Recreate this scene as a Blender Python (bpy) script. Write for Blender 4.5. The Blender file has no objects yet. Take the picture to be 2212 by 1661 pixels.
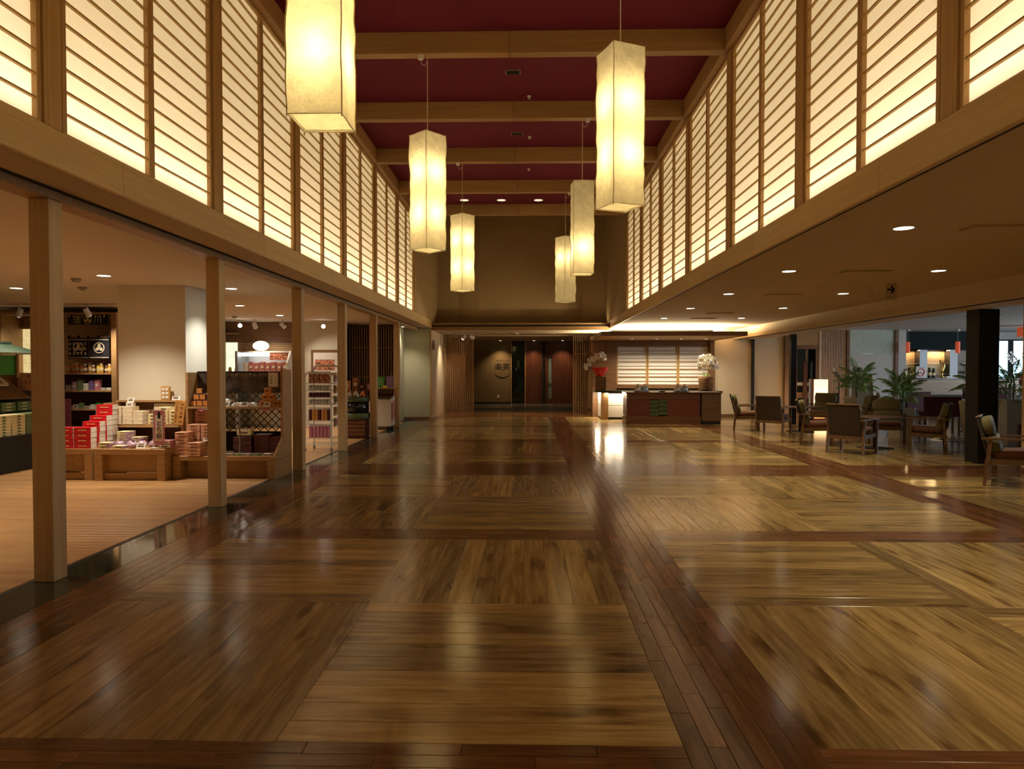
import bpy, math, random
from mathutils import Vector, Matrix, noise
rnd = random.Random(7)
PI = math.pi
R = math.radians
scene = bpy.context.scene
COL = scene.collection

# ------------------------------------------------------------------ camera, world, exposure
cam_data = bpy.data.cameras.new('camera')
cam_data.sensor_width = 36.0
cam_data.lens = 24.005
cam_data.clip_end = 200
cam = bpy.data.objects.new('camera', cam_data)
cam.location = (0, 0, 1.4)
cam.rotation_euler = (R(90 - 1.262), 0, R(1.36))
COL.objects.link(cam)
scene.camera = cam

world = bpy.data.worlds.new('daylight')
scene.world = world
world.use_nodes = True
bg = world.node_tree.nodes['Background']
bg.inputs[0].default_value = (0.62, 0.80, 1.0, 1)
bg.inputs[1].default_value = 2.2

vs = scene.view_settings
vs.view_transform = 'Standard'
vs.look = 'None'
vs.exposure = 0.5
vs.gamma = 1.0
vs.use_curve_mapping = False
scene.cycles.use_denoising = True
scene.cycles.max_bounces = 6
scene.cycles.diffuse_bounces = 3
scene.cycles.glossy_bounces = 2
scene.cycles.use_adaptive_sampling = True
scene.cycles.adaptive_threshold = 0.05
scene.cycles.adaptive_min_samples = 16
scene.cycles.transmission_bounces = 4
scene.cycles.transparent_max_bounces = 8
scene.cycles.sample_clamp_indirect = 4.0
scene.cycles.caustics_reflective = False
scene.cycles.caustics_refractive = False


def area_light(name, loc, rot, sx, sy, power, color, spread=180):
    l = bpy.data.lights.new(name, 'AREA')
    l.shape = 'RECTANGLE'
    l.size = sx
    l.size_y = sy
    l.energy = power
    l.color = color
    l.spread = R(spread)
    o = bpy.data.objects.new(name, l)
    o.location = loc
    o.rotation_euler = rot
    COL.objects.link(o)
    return o


WARM = (1.0, 0.82, 0.56)
SHOPW = (1.0, 0.86, 0.66)
# fluorescent tubes along the foot of the cavity behind each shoji wall
area_light('shoji_tube', (-2.98, 6.0, 2.80), (0, R(180), 0), 0.06, 20.8, 78, WARM)
area_light('shoji_tube', (2.55, 6.0, 2.80), (0, R(-180), 0), 0.06, 20.8, 78, WARM)
# daylight through the cafe's windows on the far right
area_light('window_daylight', (16.8, 15.5, 1.6), (0, R(90), 0), 2.0, 7.0, 230, (0.74, 0.87, 1.0))
# cove tubes lying on top of the reception canopy
area_light('cove_tube', (3.98, 18.6, 2.36), (PI, 0, 0), 2.9, 0.12, 480, (1.0, 0.82, 0.52))
area_light('cove_tube', (1.98, 20.05, 2.36), (PI, R(-25), 0), .1, .7, 90, (1.0, 0.82, 0.52))  # extra tube, added to brighten the entrance ceiling
area_light('cove_tube', (3.98, 20.0, 2.36), (PI, 0, 0), 2.9, 0.12, 380, (1.0, 0.82, 0.52))

# wall washers lying on the ledge beam at the far wall
for _x in (-1.75, -.6, .75, 2.0):
    area_light('wall_washer', (_x, 20.0, 2.74), (R(200), 0, 0), .25, .06, 1.6, (1.0, .72, .36))


# ------------------------------------------------------------------ helpers: objects
def tag(o, label=None, cat=None, group=None, kind=None):
    if label: o['label'] = label
    if cat: o['category'] = cat
    if group: o['group'] = group
    if kind: o['kind'] = kind
    return o


def T(name, label, cat, loc=(0, 0, 0), rz=0.0, group=None):
    o = bpy.data.objects.new(name, None)
    o.empty_display_size = 0.1
    o.location = loc
    o.rotation_euler = (0, 0, rz)
    COL.objects.link(o)
    return tag(o, label, cat, group)


def S(name, loc=(0, 0, 0)):
    o = bpy.data.objects.new(name, None)
    o.location = loc
    COL.objects.link(o)
    o['kind'] = 'structure'
    return o


def inst(name, mesh, parent=None, loc=(0, 0, 0), rot=(0, 0, 0), scale=(1, 1, 1)):
    o = bpy.data.objects.new(name, mesh)
    o.location = loc
    o.rotation_euler = rot
    o.scale = scale
    COL.objects.link(o)
    if parent is not None: o.parent = parent
    return o


def copy_tree(o, parent=None):
    c = o.copy()
    COL.objects.link(c)
    c.parent = parent
    for ch in o.children:
        copy_tree(ch, c)
    return c


class MB:
    """collects shapes into one mesh"""
    def __init__(s):
        s.v = []
        s.f = []

    def add(s, vs_, fs_):
        n = len(s.v)
        s.v += [tuple(p) for p in vs_]
        s.f += [tuple(i + n for i in f) for f in fs_]
        return s

    def hexa(s, p):     # 8 corners: bottom ring 0-3, top ring 4-7
        return s.add(p, [(3, 2, 1, 0), (4, 5, 6, 7), (0, 1, 5, 4), (1, 2, 6, 5), (2, 3, 7, 6), (3, 0, 4, 7)])

    def box(s, x0, y0, z0, x1, y1, z1):
        if x0 > x1: x0, x1 = x1, x0
        if y0 > y1: y0, y1 = y1, y0
        if z0 > z1: z0, z1 = z1, z0
        return s.hexa([(x0, y0, z0), (x1, y0, z0), (x1, y1, z0), (x0, y1, z0),
                       (x0, y0, z1), (x1, y0, z1), (x1, y1, z1), (x0, y1, z1)])

    def cbox(s, x0, y0, z0, x1, y1, z1, c=0.006):      # box with chamfered edges
        c = min(c, (x1 - x0) * .45, (y1 - y0) * .45, (z1 - z0) * .45)
        v = []
        idx = {}
        for ix, X in enumerate((x0, x1)):
            for iy, Y in enumerate((y0, y1)):
                for iz, Z in enumerate((z0, z1)):
                    sx, sy, sz = (1, -1)[ix] * c, (1, -1)[iy] * c, (1, -1)[iz] * c
                    for a, p in enumerate(((X, Y + sy, Z + sz), (X + sx, Y, Z + sz), (X + sx, Y + sy, Z))):
                        idx[(ix, iy, iz, a)] = len(v)
                        v.append(p)
        f = []
        g = lambda *k: idx[k]
        for i in (0, 1):
            q = [g(i, 0, 0, 0), g(i, 1, 0, 0), g(i, 1, 1, 0), g(i, 0, 1, 0)]
            f.append(q if i else q[::-1])
            q = [g(0, i, 0, 1), g(1, i, 0, 1), g(1, i, 1, 1), g(0, i, 1, 1)]
            f.append(q[::-1] if i else q)
            q = [g(0, 0, i, 2), g(1, 0, i, 2), g(1, 1, i, 2), g(0, 1, i, 2)]
            f.append(q if i else q[::-1])
        for i in (0, 1):
            for j in (0, 1):
                f.append((g(i, j, 0, 0), g(i, j, 1, 0), g(i, j, 1, 1), g(i, j, 0, 1)) if i == j else (g(i, j, 0, 1), g(i, j, 1, 1), g(i, j, 1, 0), g(i, j, 0, 0)))
                f.append((g(0, i, j, 1), g(1, i, j, 1), g(1, i, j, 2), g(0, i, j, 2)) if i != j else (g(0, i, j, 2), g(1, i, j, 2), g(1, i, j, 1), g(0, i, j, 1)))
                f.append((g(i, 0, j, 0), g(i, 1, j, 0), g(i, 1, j, 2), g(i, 0, j, 2)) if i == j else (g(i, 0, j, 2), g(i, 1, j, 2), g(i, 1, j, 0), g(i, 0, j, 0)))
                for k in (0, 1):
                    q = (g(i, j, k, 0), g(i, j, k, 1), g(i, j, k, 2))
                    f.append(q if (i + j + k) % 2 else q[::-1])
        return s.add(v, f)

    def cyl(s, p0, p1, r0, r1=None, n=12, caps=True):
        r1 = r0 if r1 is None else r1
        p0, p1 = Vector(p0), Vector(p1)
        d = (p1 - p0).normalized()
        a = d.orthogonal().normalized()
        b = d.cross(a)
        v = [p0 + (a * math.cos(2 * PI * i / n) + b * math.sin(2 * PI * i / n)) * r0 for i in range(n)]
        v += [p1 + (a * math.cos(2 * PI * i / n) + b * math.sin(2 * PI * i / n)) * r1 for i in range(n)]
        f = [(i, (i + 1) % n, n + (i + 1) % n, n + i) for i in range(n)]
        if caps:
            f += [tuple(range(n))[::-1], tuple(range(n, 2 * n))]
        return s.add(v, f)

    def tube(s, pts, r, n=8, closed=False):
        pts = [Vector(p) for p in pts]
        m = len(pts)
        rr = r if isinstance(r, (list, tuple)) else [r] * m
        v = []
        ref = None
        for i, p in enumerate(pts):
            a = pts[(i - 1) % m] if (i or closed) else p
            b = pts[(i + 1) % m] if (i < m - 1 or closed) else p
            d = (b - a).normalized()
            if ref is None: ref = d.orthogonal().normalized()
            u = (ref - d * ref.dot(d)).normalized()
            ref = u
            w = d.cross(u)
            v += [p + (u * math.cos(2 * PI * k / n) + w * math.sin(2 * PI * k / n)) * rr[i] for k in range(n)]
        f = []
        for i in range(m if closed else m - 1):
            j = (i + 1) % m
            f += [(i * n + k, i * n + (k + 1) % n, j * n + (k + 1) % n, j * n + k) for k in range(n)]
        if not closed:
            f += [tuple(range(n))[::-1], tuple(range((m - 1) * n, m * n))]
        return s.add(v, f)

    def lathe(s, prof, n=20, c=(0, 0, 0)):     # profile of (r, z)
        v = []
        for r, z in prof:
            v += [(c[0] + r * math.cos(2 * PI * k / n), c[1] + r * math.sin(2 * PI * k / n), c[2] + z) for k in range(n)]
        f = []
        for i in range(len(prof) - 1):
            f += [(i * n + k, i * n + (k + 1) % n, (i + 1) * n + (k + 1) % n, (i + 1) * n + k) for k in range(n)]
        f += [tuple(range(n))[::-1], tuple(range((len(prof) - 1) * n, len(prof) * n))]
        return s.add(v, f)

    def prism(s, poly, h0, h1, axis='z'):      # poly of 2d points extruded along an axis
        n = len(poly)
        def P(a, b, h): return (a, b, h) if axis == 'z' else ((h, a, b) if axis == 'x' else (a, h, b))
        v = [P(a, b, h0) for a, b in poly] + [P(a, b, h1) for a, b in poly]
        f = [tuple(range(n))[::-1], tuple(range(n, 2 * n))]
        f += [(i, (i + 1) % n, n + (i + 1) % n, n + i) for i in range(n)]
        return s.add(v, f)

    def xf(s, m):
        s.v = [tuple(m @ Vector(p)) for p in s.v]
        return s

    def mesh(s, name, mat, smooth=False, fix=True):
        me = bpy.data.meshes.new(name)
        me.from_pydata(s.v, [], s.f)
        if mat: me.materials.append(M(mat) if isinstance(mat, str) else mat)
        if smooth:
            me.polygons.foreach_set('use_smooth', [True] * len(me.polygons))
        me.update()
        return me

    def build(s, name, mat, parent=None, loc=(0, 0, 0), rot=(0, 0, 0), smooth=False):
        return inst(name, s.mesh(name, mat, smooth), parent, loc, rot)


def part(name, mat, parent, *boxes, c=0.0):
    m = MB()
    for b in boxes:
        (m.cbox(*b, c=c) if c else m.box(*b))
    return m.build(name, mat, parent)


def text(name, s, size, mat, parent, loc, rot=(R(90), 0, 0), ext=0.0008, vertical=False, sx=1.0, spacing=1.0):
    """flat lettering as mesh, centred on loc"""
    cu = bpy.data.curves.new(name, 'FONT')
    cu.body = '\n'.join(s) if vertical else s
    cu.size = size
    cu.extrude = ext
    cu.align_x = 'CENTER'
    cu.align_y = 'CENTER'
    cu.space_line = spacing
    cu.resolution_u = 2
    tmp = bpy.data.objects.new(name, cu)
    COL.objects.link(tmp)
    dg = bpy.context.evaluated_depsgraph_get()
    me = bpy.data.meshes.new_from_object(tmp.evaluated_get(dg))
    bpy.data.objects.remove(tmp)
    me.materials.clear()
    me.materials.append(M(mat))
    return inst(name, me, parent, loc, rot, (sx, 1, 1))


def marks(parent, mat, x, y, z, w, h, n, vertical=False):
    """writing too small to read in the photograph: a line of short strokes facing -y"""
    m = MB()
    rr = random.Random(n * 7 + int(w * 1000))
    L = h if vertical else w
    s = L / n
    for k in range(n):
        c0 = -L / 2 + (k + .5) * s
        for q in range(3):
            a, c_ = rr.uniform(.2, .42) * s, rr.uniform(-.28, .28) * s
            cx, cz = (x, z - c0) if vertical else (x + c0, z)
            if q % 2: m.box(cx + c_ - s * .05, y - .001, cz - a, cx + c_ + s * .05, y, cz + a)
            else: m.box(cx - a, y - .001, cz + c_ - s * .05, cx + a, y, cz + c_ + s * .05)
    return m.build('lettering', mat, parent)


ORD = ['first', 'second', 'third', 'fourth', 'fifth', 'sixth', 'seventh', 'eighth', 'ninth', 'tenth', 'eleventh', 'twelfth', 'thirteenth', 'fourteenth', 'fifteenth', 'sixteenth']

# ------------------------------------------------------------------ materials
MATS = {}
DEFS = {}


def M(n):
    if n not in MATS:
        MATS[n] = DEFS[n](n)
        if n in ('lantern_paper', 'bulb', 'downlight', 'downlight_hall', 'spot_lens', 'lamp_paper'):
            MATS[n].cycles.emission_sampling = 'NONE'     # their light comes from the lamps inside
    return MATS[n]


class NT:
    def __init__(s, name):
        s.m = bpy.data.materials.new(name)
        s.m.use_nodes = True
        s.t = s.m.node_tree
        s.p = s.t.nodes['Principled BSDF']
        s.out = s.t.nodes['Material Output']

    def n(s, typ, **kw):
        nd = s.t.nodes.new(typ)
        for k, v in kw.items(): setattr(nd, k, v)
        return nd

    def l(s, a, b): s.t.links.new(a, b)

    def ramp(s, fac, stops):
        r = s.n('ShaderNodeValToRGB')
        el = r.color_ramp.elements
        while len(el) < len(stops): el.new(0.5)
        for e, (p, c) in zip(el, stops):
            e.position = p
            e.color = (*c, 1)
        s.l(fac, r.inputs[0])
        return r.outputs[0]

    def set(s, **kw):
        names = dict(rough='Roughness', metal='Metallic', spec='Specular IOR Level', coat='Coat Weight', coatr='Coat Roughness', alpha='Alpha', trans='Transmission Weight', sheen='Sheen Weight', ior='IOR')
        for k, v in kw.items(): s.p.inputs[names[k]].default_value = v
        return s

    def bump(s, h, strength=.2, dist=.01):
        b = s.n('ShaderNodeBump')
        b.inputs['Strength'].default_value = strength
        b.inputs['Distance'].default_value = dist
        s.l(h, b.inputs['Height'])
        s.l(b.outputs[0], s.p.inputs['Normal'])


def wood(c1, c2, rough=.45, rand=None, grain=(0.9, 14, 14), var=.35, spec=.4, knots=False, coat=0.0, bump=.06):
    def make(name):
        t = NT(name)
        tc = t.n('ShaderNodeTexCoord')
        vec = tc.outputs['Object']
        rv = None
        if rand == 'obj': rv = t.n('ShaderNodeObjectInfo').outputs['Random']
        if rand == 'island': rv = t.n('ShaderNodeNewGeometry').outputs['Random Per Island']
        mp = t.n('ShaderNodeMapping')
        mp.inputs['Scale'].default_value = grain
        t.l(vec, mp.inputs['Vector'])
        if rv is not None:
            cx = t.n('ShaderNodeMath', operation='MULTIPLY')
            cx.inputs[1].default_value = 37.0
            t.l(rv, cx.inputs[0])
            t.l(cx.outputs[0], mp.inputs['Location'])
        n1 = t.n('ShaderNodeTexNoise')
        n1.inputs['Scale'].default_value = 1.6
        n1.inputs['Detail'].default_value = 6
        n1.inputs['Roughness'].default_value = .6
        n1.inputs['Distortion'].default_value = .6
        t.l(mp.outputs[0], n1.inputs['Vector'])
        col = t.ramp(n1.outputs[0], [(.34, c2), (.52, tuple((a + b) / 2 for a, b in zip(c1, c2))), (.68, c1)])
        if knots:
            m2 = t.n('ShaderNodeMapping')
            m2.inputs['Scale'].default_value = (1.3, 5.5, 5.5)
            t.l(vec, m2.inputs['Vector'])
            if rv is not None: t.l(cx.outputs[0], m2.inputs['Location'])
            n2 = t.n('ShaderNodeTexNoise')
            n2.inputs['Scale'].default_value = 1.5
            n2.inputs['Detail'].default_value = 3
            t.l(m2.outputs[0], n2.inputs['Vector'])
            k = t.ramp(n2.outputs[0], [(.57, (1, 1, 1)), (.69, (.50, .42, .34)), (.77, (.25, .18, .12))])
            mx = t.n('ShaderNodeMix', data_type='RGBA', blend_type='MULTIPLY')
            mx.inputs[0].default_value = 1
            t.l(col, mx.inputs[6])
            t.l(k, mx.inputs[7])
            col = mx.outputs[2]
        if rv is not None:
            hs = t.n('ShaderNodeHueSaturation')
            mr = t.n('ShaderNodeMapRange')
            mr.inputs[3].default_value = 1 - var
            mr.inputs[4].default_value = 1 + var
            t.l(rv, mr.inputs[0])
            t.l(mr.outputs[0], hs.inputs['Value'])
            t.l(col, hs.inputs['Color'])
            col = hs.outputs[0]
        t.l(col, t.p.inputs['Base Color'])
        t.set(rough=rough, spec=spec, coat=coat, coatr=.08)
        if bump: t.bump(n1.outputs[0], bump, .004)
        return t.m
    return make


def plain(c, rough=.6, metal=0.0, var=.06, scale=30, bump=0.0, spec=.4, sheen=0.0):
    def make(name):
        t = NT(name)
        tc = t.n('ShaderNodeTexCoord')
        n1 = t.n('ShaderNodeTexNoise')
        n1.inputs['Scale'].default_value = scale
        n1.inputs['Detail'].default_value = 4
        t.l(tc.outputs['Object'], n1.inputs['Vector'])
        a = tuple(max(0, x * (1 - var * 2)) for x in c)
        b = tuple(min(1, x * (1 + var * 2)) for x in c)
        t.l(t.ramp(n1.outputs[0], [(.3, a), (.7, b)]), t.p.inputs['Base Color'])
        t.set(rough=rough, metal=metal, spec=spec, sheen=sheen)
        if bump: t.bump(n1.outputs[0], bump, .006)
        return t.m
    return make


def glow(c, strength):
    def make(name):
        t = NT(name)
        t.p.inputs['Base Color'].default_value = (*c, 1)
        t.p.inputs['Emission Color'].default_value = (*c, 1)
        t.p.inputs['Emission Strength'].default_value = strength
        t.set(rough=.6)
        return t.m
    return make


def paper(c, emit_c, emit, see=.0, crinkle=0.0, scale=9):
    """thin paper: lets light through, and carries an even emission of its own"""
    def make(name):
        t = NT(name)
        tc = t.n('ShaderNodeTexCoord')
        n1 = t.n('ShaderNodeTexNoise')
        n1.inputs['Scale'].default_value = scale
        n1.inputs['Detail'].default_value = 7
        n1.inputs['Roughness'].default_value = .65
        t.l(tc.outputs['Object'], n1.inputs['Vector'])
        k = .22 if crinkle else .05
        col = t.ramp(n1.outputs[0], [(.3, tuple(x * (1 - k) for x in c)), (.7, c)])
        tr = t.n('ShaderNodeBsdfTranslucent')
        df = t.n('ShaderNodeBsdfDiffuse')
        t.l(col, tr.inputs[0])
        t.l(col, df.inputs[0])
        mx = t.n('ShaderNodeMixShader')
        mx.inputs[0].default_value = .62
        t.l(df.outputs[0], mx.inputs[1])
        t.l(tr.outputs[0], mx.inputs[2])
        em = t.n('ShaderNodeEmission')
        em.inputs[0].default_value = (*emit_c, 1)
        em.inputs[1].default_value = emit  # even glow added in place of backlight, also brightens the surroundings
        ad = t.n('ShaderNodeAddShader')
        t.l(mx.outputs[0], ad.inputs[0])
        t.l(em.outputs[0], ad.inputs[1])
        if crinkle:
            b = t.n('ShaderNodeBump')
            b.inputs['Strength'].default_value = crinkle
            b.inputs['Distance'].default_value = .02
            t.l(n1.outputs[0], b.inputs['Height'])
            t.l(b.outputs[0], tr.inputs['Normal'])
            t.l(b.outputs[0], df.inputs['Normal'])
        t.l(ad.outputs[0], t.out.inputs[0])
        return t.m
    return make


def glass(c=(.9, 1, .98), rough=.02):
    def make(name):
        t = NT(name)
        g = t.n('ShaderNodeBsdfGlossy')
        g.inputs['Roughness'].default_value = rough
        tr = t.n('ShaderNodeBsdfTransparent')
        tr.inputs[0].default_value = (*c, 1)
        fr = t.n('ShaderNodeFresnel')
        fr.inputs[0].default_value = 1.45
        mx = t.n('ShaderNodeMixShader')
        t.l(fr.outputs[0], mx.inputs[0])
        t.l(tr.outputs[0], mx.inputs[1])
        t.l(g.outputs[0], mx.inputs[2])
        t.l(mx.outputs[0], t.out.inputs[0])
        return t.m
    return make


OAK1, OAK2 = (.50, .345, .135), (.25, .15, .05)
DK1, DK2 = (.23, .10, .036), (.12, .046, .016)
DEFS.update({
    'oak_plank': wood(OAK1, OAK2, .17, 'obj', (1.0, 13, 13), .32, .40, True, bump=.03),
    'oak_plank_i': wood(OAK1, OAK2, .17, 'island', (1.0, 13, 13), .32, .40, True, bump=.03),
    'dark_plank': wood(DK1, DK2, .16, 'obj', (1.6, 16, 16), .34, .42, False, bump=.03),
    'dark_plank_i': wood(DK1, DK2, .16, 'island', (1.6, 16, 16), .34, .42, False, bump=.03),
    'shop_board': wood((.55, .32, .14), (.42, .22, .085), .32, 'obj', (1.2, 20, 20), .13, .45),
    'shop_board_i': wood((.55, .32, .14), (.42, .22, .085), .32, 'island', (1.2, 20, 20), .13, .45),
    'cafe_board_i': wood((.26, .14, .065), (.14, .07, .03), .22, 'island', (1.2, 20, 20), .2, .5),
    'fascia': wood((.66, .45, .185), (.56, .36, .14), .5, 'obj', (.6, 26, 26), .07),
    'frame': wood((.54, .33, .125), (.44, .255, .09), .5, None, (18, 18, .8), bump=.03),
    'slat': wood((.62, .40, .15), (.52, .32, .11), .55, None, (18, .8, 18), bump=0),
    'column': wood((.66, .47, .25), (.55, .37, .18), .5, 'obj', (22, 22, .5), .06),
    'beam': wood((.46, .27, .11), (.36, .20, .075), .5, 'obj', (.6, 24, 24), .08),
    'furn': wood((.46, .275, .12), (.36, .20, .08), .45, 'obj', (.9, 16, 16), .08),
    'furn_dark': wood((.24, .12, .055), (.15, .072, .03), .4, None, (.9, 16, 16)),
    'chair_wood': wood((.20, .10, .042), (.12, .058, .022), .5, None, (12, 12, 1.2), spec=.5),
    'door_wood': wood((.11, .035, .018), (.06, .018, .010), .35, 'obj', (14, 14, .5), .12),
    'slat_dark': wood((.36, .19, .085), (.26, .13, .055), .5, None, (20, 20, .8), bump=0),
    'slat_thin': wood((.40, .22, .10), (.30, .16, .07), .5, None, (20, 20, .8), bump=0),
    'paulownia': wood((.66, .52, .34), (.56, .42, .26), .6, 'obj', (18, 18, .7), .06),
    'desk_wood': wood((.17, .075, .036), (.11, .045, .020), .3, None, (.7, 18, 18), spec=.5),
    'desk_panel': wood((.155, .045, .026), (.125, .034, .019), .35, None, (.7, 18, 18)),
    'bar_wood': wood((.40, .29, .19), (.22, .145, .085), .4, 'obj', (.6, 20, 20), .2),
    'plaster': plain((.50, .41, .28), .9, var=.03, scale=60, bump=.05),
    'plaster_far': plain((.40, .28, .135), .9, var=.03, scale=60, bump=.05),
    'plaster_green': plain((.48, .45, .30), .9, var=.03, scale=60, bump=.05),
    'shop_white': plain((.72, .66, .54), .9, var=.02, scale=80, bump=.05),
    'shop_ceiling': plain((.66, .58, .48), .92, var=.02, scale=80),
    'lounge_ceiling': plain((.52, .40, .26), .92, var=.02, scale=80),
    'recess': plain((.05, .035, .025), .9),
    'red_ceiling': plain((.16, .010, .034), .88, var=.05, scale=140, bump=.08),
    'cavity': plain((.8, .76, .66), .9),
    'panel_pale': plain((.62, .50, .34), .85, var=.03, scale=50),
    'panel_grey': plain((.52, .50, .47), .85, var=.03, scale=50),
    'panel_mint': plain((.50, .56, .48), .85, var=.12, scale=26),
    'granite': plain((.045, .050, .035), .07, var=.45, scale=260, spec=.6),
    'stone_dark': plain((.055, .045, .035), .22, var=.3, scale=90, spec=.5),
    'stone_pale': plain((.62, .60, .55), .6, var=.08, scale=120),
    'tile_pale': plain((.55, .46, .34), .35, var=.05, scale=90),
    'black': plain((.010, .009, .008), .7, var=.1),
    'black_gloss': plain((.010, .010, .012), .15, var=.1, spec=.6),
    'dark_green': plain((.012, .024, .014), .2, var=.2),
    'white_metal': plain((.72, .70, .66), .4, var=.02),
    'chrome': plain((.75, .75, .75), .18, 1.0, var=.02),
    'steel': plain((.42, .42, .40), .3, 1.0, var=.05),
    'brass': plain((.70, .48, .16), .22, 1.0, var=.05),
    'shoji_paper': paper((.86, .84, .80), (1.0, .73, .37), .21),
    'lantern_paper': paper((.90, .84, .66), (1.0, .74, .30), .08, crinkle=.9, scale=11),
    'lantern_seam': plain((.55, .40, .16), .8),
    'bulb': glow((1.0, .85, .55), 6),
    'downlight': glow((1.0, .92, .70), 9),
    'downlight_hall': glow((1.0, .85, .60), .7),
    'spot_lens': glow((1.0, .93, .78), 22),
    'cord': plain((.66, .56, .38), .6),
})

# ------------------------------------------------------------------ structure: floors
FL, FR = -2.74, 2.31            # inner faces of the hall's side walls
ZS, ZF, ZP, ZC = 2.573, 2.795, 5.07, 5.28   # fascia foot, fascia head, shoji head, ceiling
floor = part('floor', 'black', None, (-14, -7.1, -.12, 18, 28, -.021))
floor['kind'] = 'structure'


def plank_mesh(name, L, W, mat, c=.0016):
    # top face with a tiny bevel so that the joints read
    m = MB()
    x, y = L / 2 - .0006, W / 2 - .0006
    v = [(-x, -y, -.02), (x, -y, -.02), (x, y, -.02), (-x, y, -.02),
         (-x, -y, -c), (x, -y, -c), (x, y, -c), (-x, y, -c),
         (-x + c, -y + c, 0), (x - c, -y + c, 0), (x - c, y - c, 0), (-x + c, y - c, 0)]
    f = [(8, 9, 10, 11)]
    for a in (0, 4):
        f += [(a + i, a + (i + 1) % 4, a + 4 + (i + 1) % 4, a + 4 + i) for i in range(4)]
    return m.add(v, f)


BL = 1.532                       # parquet block
PW = BL / 10
COLS = [-2.485, 1.07, 4.66, 8.25]
ROWS = [-7.8, -4.36, -.934, 2.52, 5.95, 10.06, 13.54, 17.0]
plank_list = []                  # (x, y, along_y, L, W, kind)
for cx_ in COLS[:3]:
    for ry in ROWS:
        for bx in (0, 1):
            for by in (0, 1):
                along_y = (bx == by)
                for k in range(10):
                    x0, y0 = cx_ + bx * BL, ry + by * BL
                    if along_y: plank_list.append((x0 + (k + .5) * PW, y0 + BL / 2, True, BL, PW))
                    else: plank_list.append((x0 + BL / 2, y0 + (k + .5) * PW, False, BL, PW))
border_list = []


def border(x0, y0, x1, y1, along_y, n):
    w = ((x1 - x0) if along_y else (y1 - y0)) / n
    L0, L1 = (y0, y1) if along_y else (x0, x1)
    for k in range(n):
        p = L0 - rnd.uniform(0, .5)
        while p < L1:
            l = rnd.choice((.42, .5, .58))
            a, b = max(p, L0), min(p + l, L1)
            if b - a > .03:
                c_ = (x0 if along_y else y0) + (k + .5) * w
                if along_y: border_list.append((c_, (a + b) / 2, True, round(b - a, 3), w))
                else: border_list.append(((a + b) / 2, c_, False, round(b - a, 3), w))
            p += l


for sx0, sx1, n in ((-2.89, -2.485, 5), (.579, 1.07, 6), (4.134, 4.66, 6), (7.724, 8.2, 6)):
    border(sx0, -7.0, sx1, 22.3, True, n)
for by0, by1, n in ((-4.736, -4.36, 5), (-1.296, -.934, 5), (2.13, 2.52, 5), (5.584, 5.95, 4), (9.014, 10.06, 12), (13.124, 13.54, 5), (16.604, 17.0, 5), (20.064, 22.3, 24)):
    for sx0, sx1 in ((-2.485, .579), (1.07, 4.134), (4.66, 7.724)):
        border(sx0, by0, sx1, by1, False, n)


def seen(x, y):
    return y > 1.9 and abs(x) / y < .80


def lay(lst, name, mat, most):
    vis = sorted([p for p in lst if seen(p[0], p[1])], key=lambda p: p[1] - .3 * p[3])
    one, rest = vis[:most], vis[most:] + [p for p in lst if not seen(p[0], p[1])]
    cache = {}
    for x, y, ay, L, W in one:
        key = (L, round(W, 4))
        if key not in cache: cache[key] = plank_mesh(name, L, W, mat).mesh(name, mat)
        inst(name, cache[key], floor, (x, y, 0), (0, 0, PI / 2 if ay else 0))
    for ay in (False, True):
        m = MB()
        for x, y, a, L, W in rest:
            if a != ay: continue
            p = plank_mesh('', L, W, mat)
            cx_, cy_ = (y, -x) if ay else (x, y)
            m.add([(vx + cx_, vy + cy_, vz) for vx, vy, vz in p.v], p.f)
        o = m.build(name + '_field', mat + '_i', floor, rot=(0, 0, PI / 2 if ay else 0))
        o['kind'] = 'stuff'


lay(plank_list, 'plank', 'oak_plank', 290)
lay(border_list, 'border_plank', 'dark_plank', 290)

# polished granite kerb under the columns, slab by slab
for k in range(-7, 14):
    y0 = 1.2 + k * 1.23
    m = MB().box(-3.25, y0 + .001, -.02, -2.892, y0 + 1.229, .0)
    m.build('granite_slab', 'granite', floor)
part('granite_slab', 'granite', floor, (-3.25, 18.42, -.02, -2.892, 19.2, 0))
part('floor_track', 'black', floor, (-3.30, -7.0, -.02, -3.252, 17.4, -.004))
part('floor_track', 'steel', floor, (-3.285, -7.0, -.02, -3.277, 17.4, -.001))

# shop floor boards run across
shop_floor = S('floor_shop')
shop_floor['kind'] = 'structure'
BW = .091
one, restm, cache = [], MB(), {}
y = -7.0
k = 0
while y < 18.0:
    x = -3.302
    l = rnd.uniform(.6, 1.8)
    while x > -11.5:
        L = round(min(l, x + 11.5), 3)
        p = (x - L / 2, y + BW / 2, L)
        if 3.6 < y < 8.8 and -p[0] / p[1] < 1.0 and k < 210:
            k += 1
            L_ = round(L, 1) or .1
            inst('board', plank_mesh('board', L, BW, '').mesh('board', 'shop_board'), shop_floor, (p[0], p[1], 0))
        else:
            q = plank_mesh('', L, BW, '')
            restm.add([(vx + p[0], vy + p[1], vz) for vx, vy, vz in q.v], q.f)
        x -= L
        l = 1.82
    y += BW
o = restm.build('board_field', 'shop_board_i', shop_floor)
o['kind'] = 'stuff'
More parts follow.
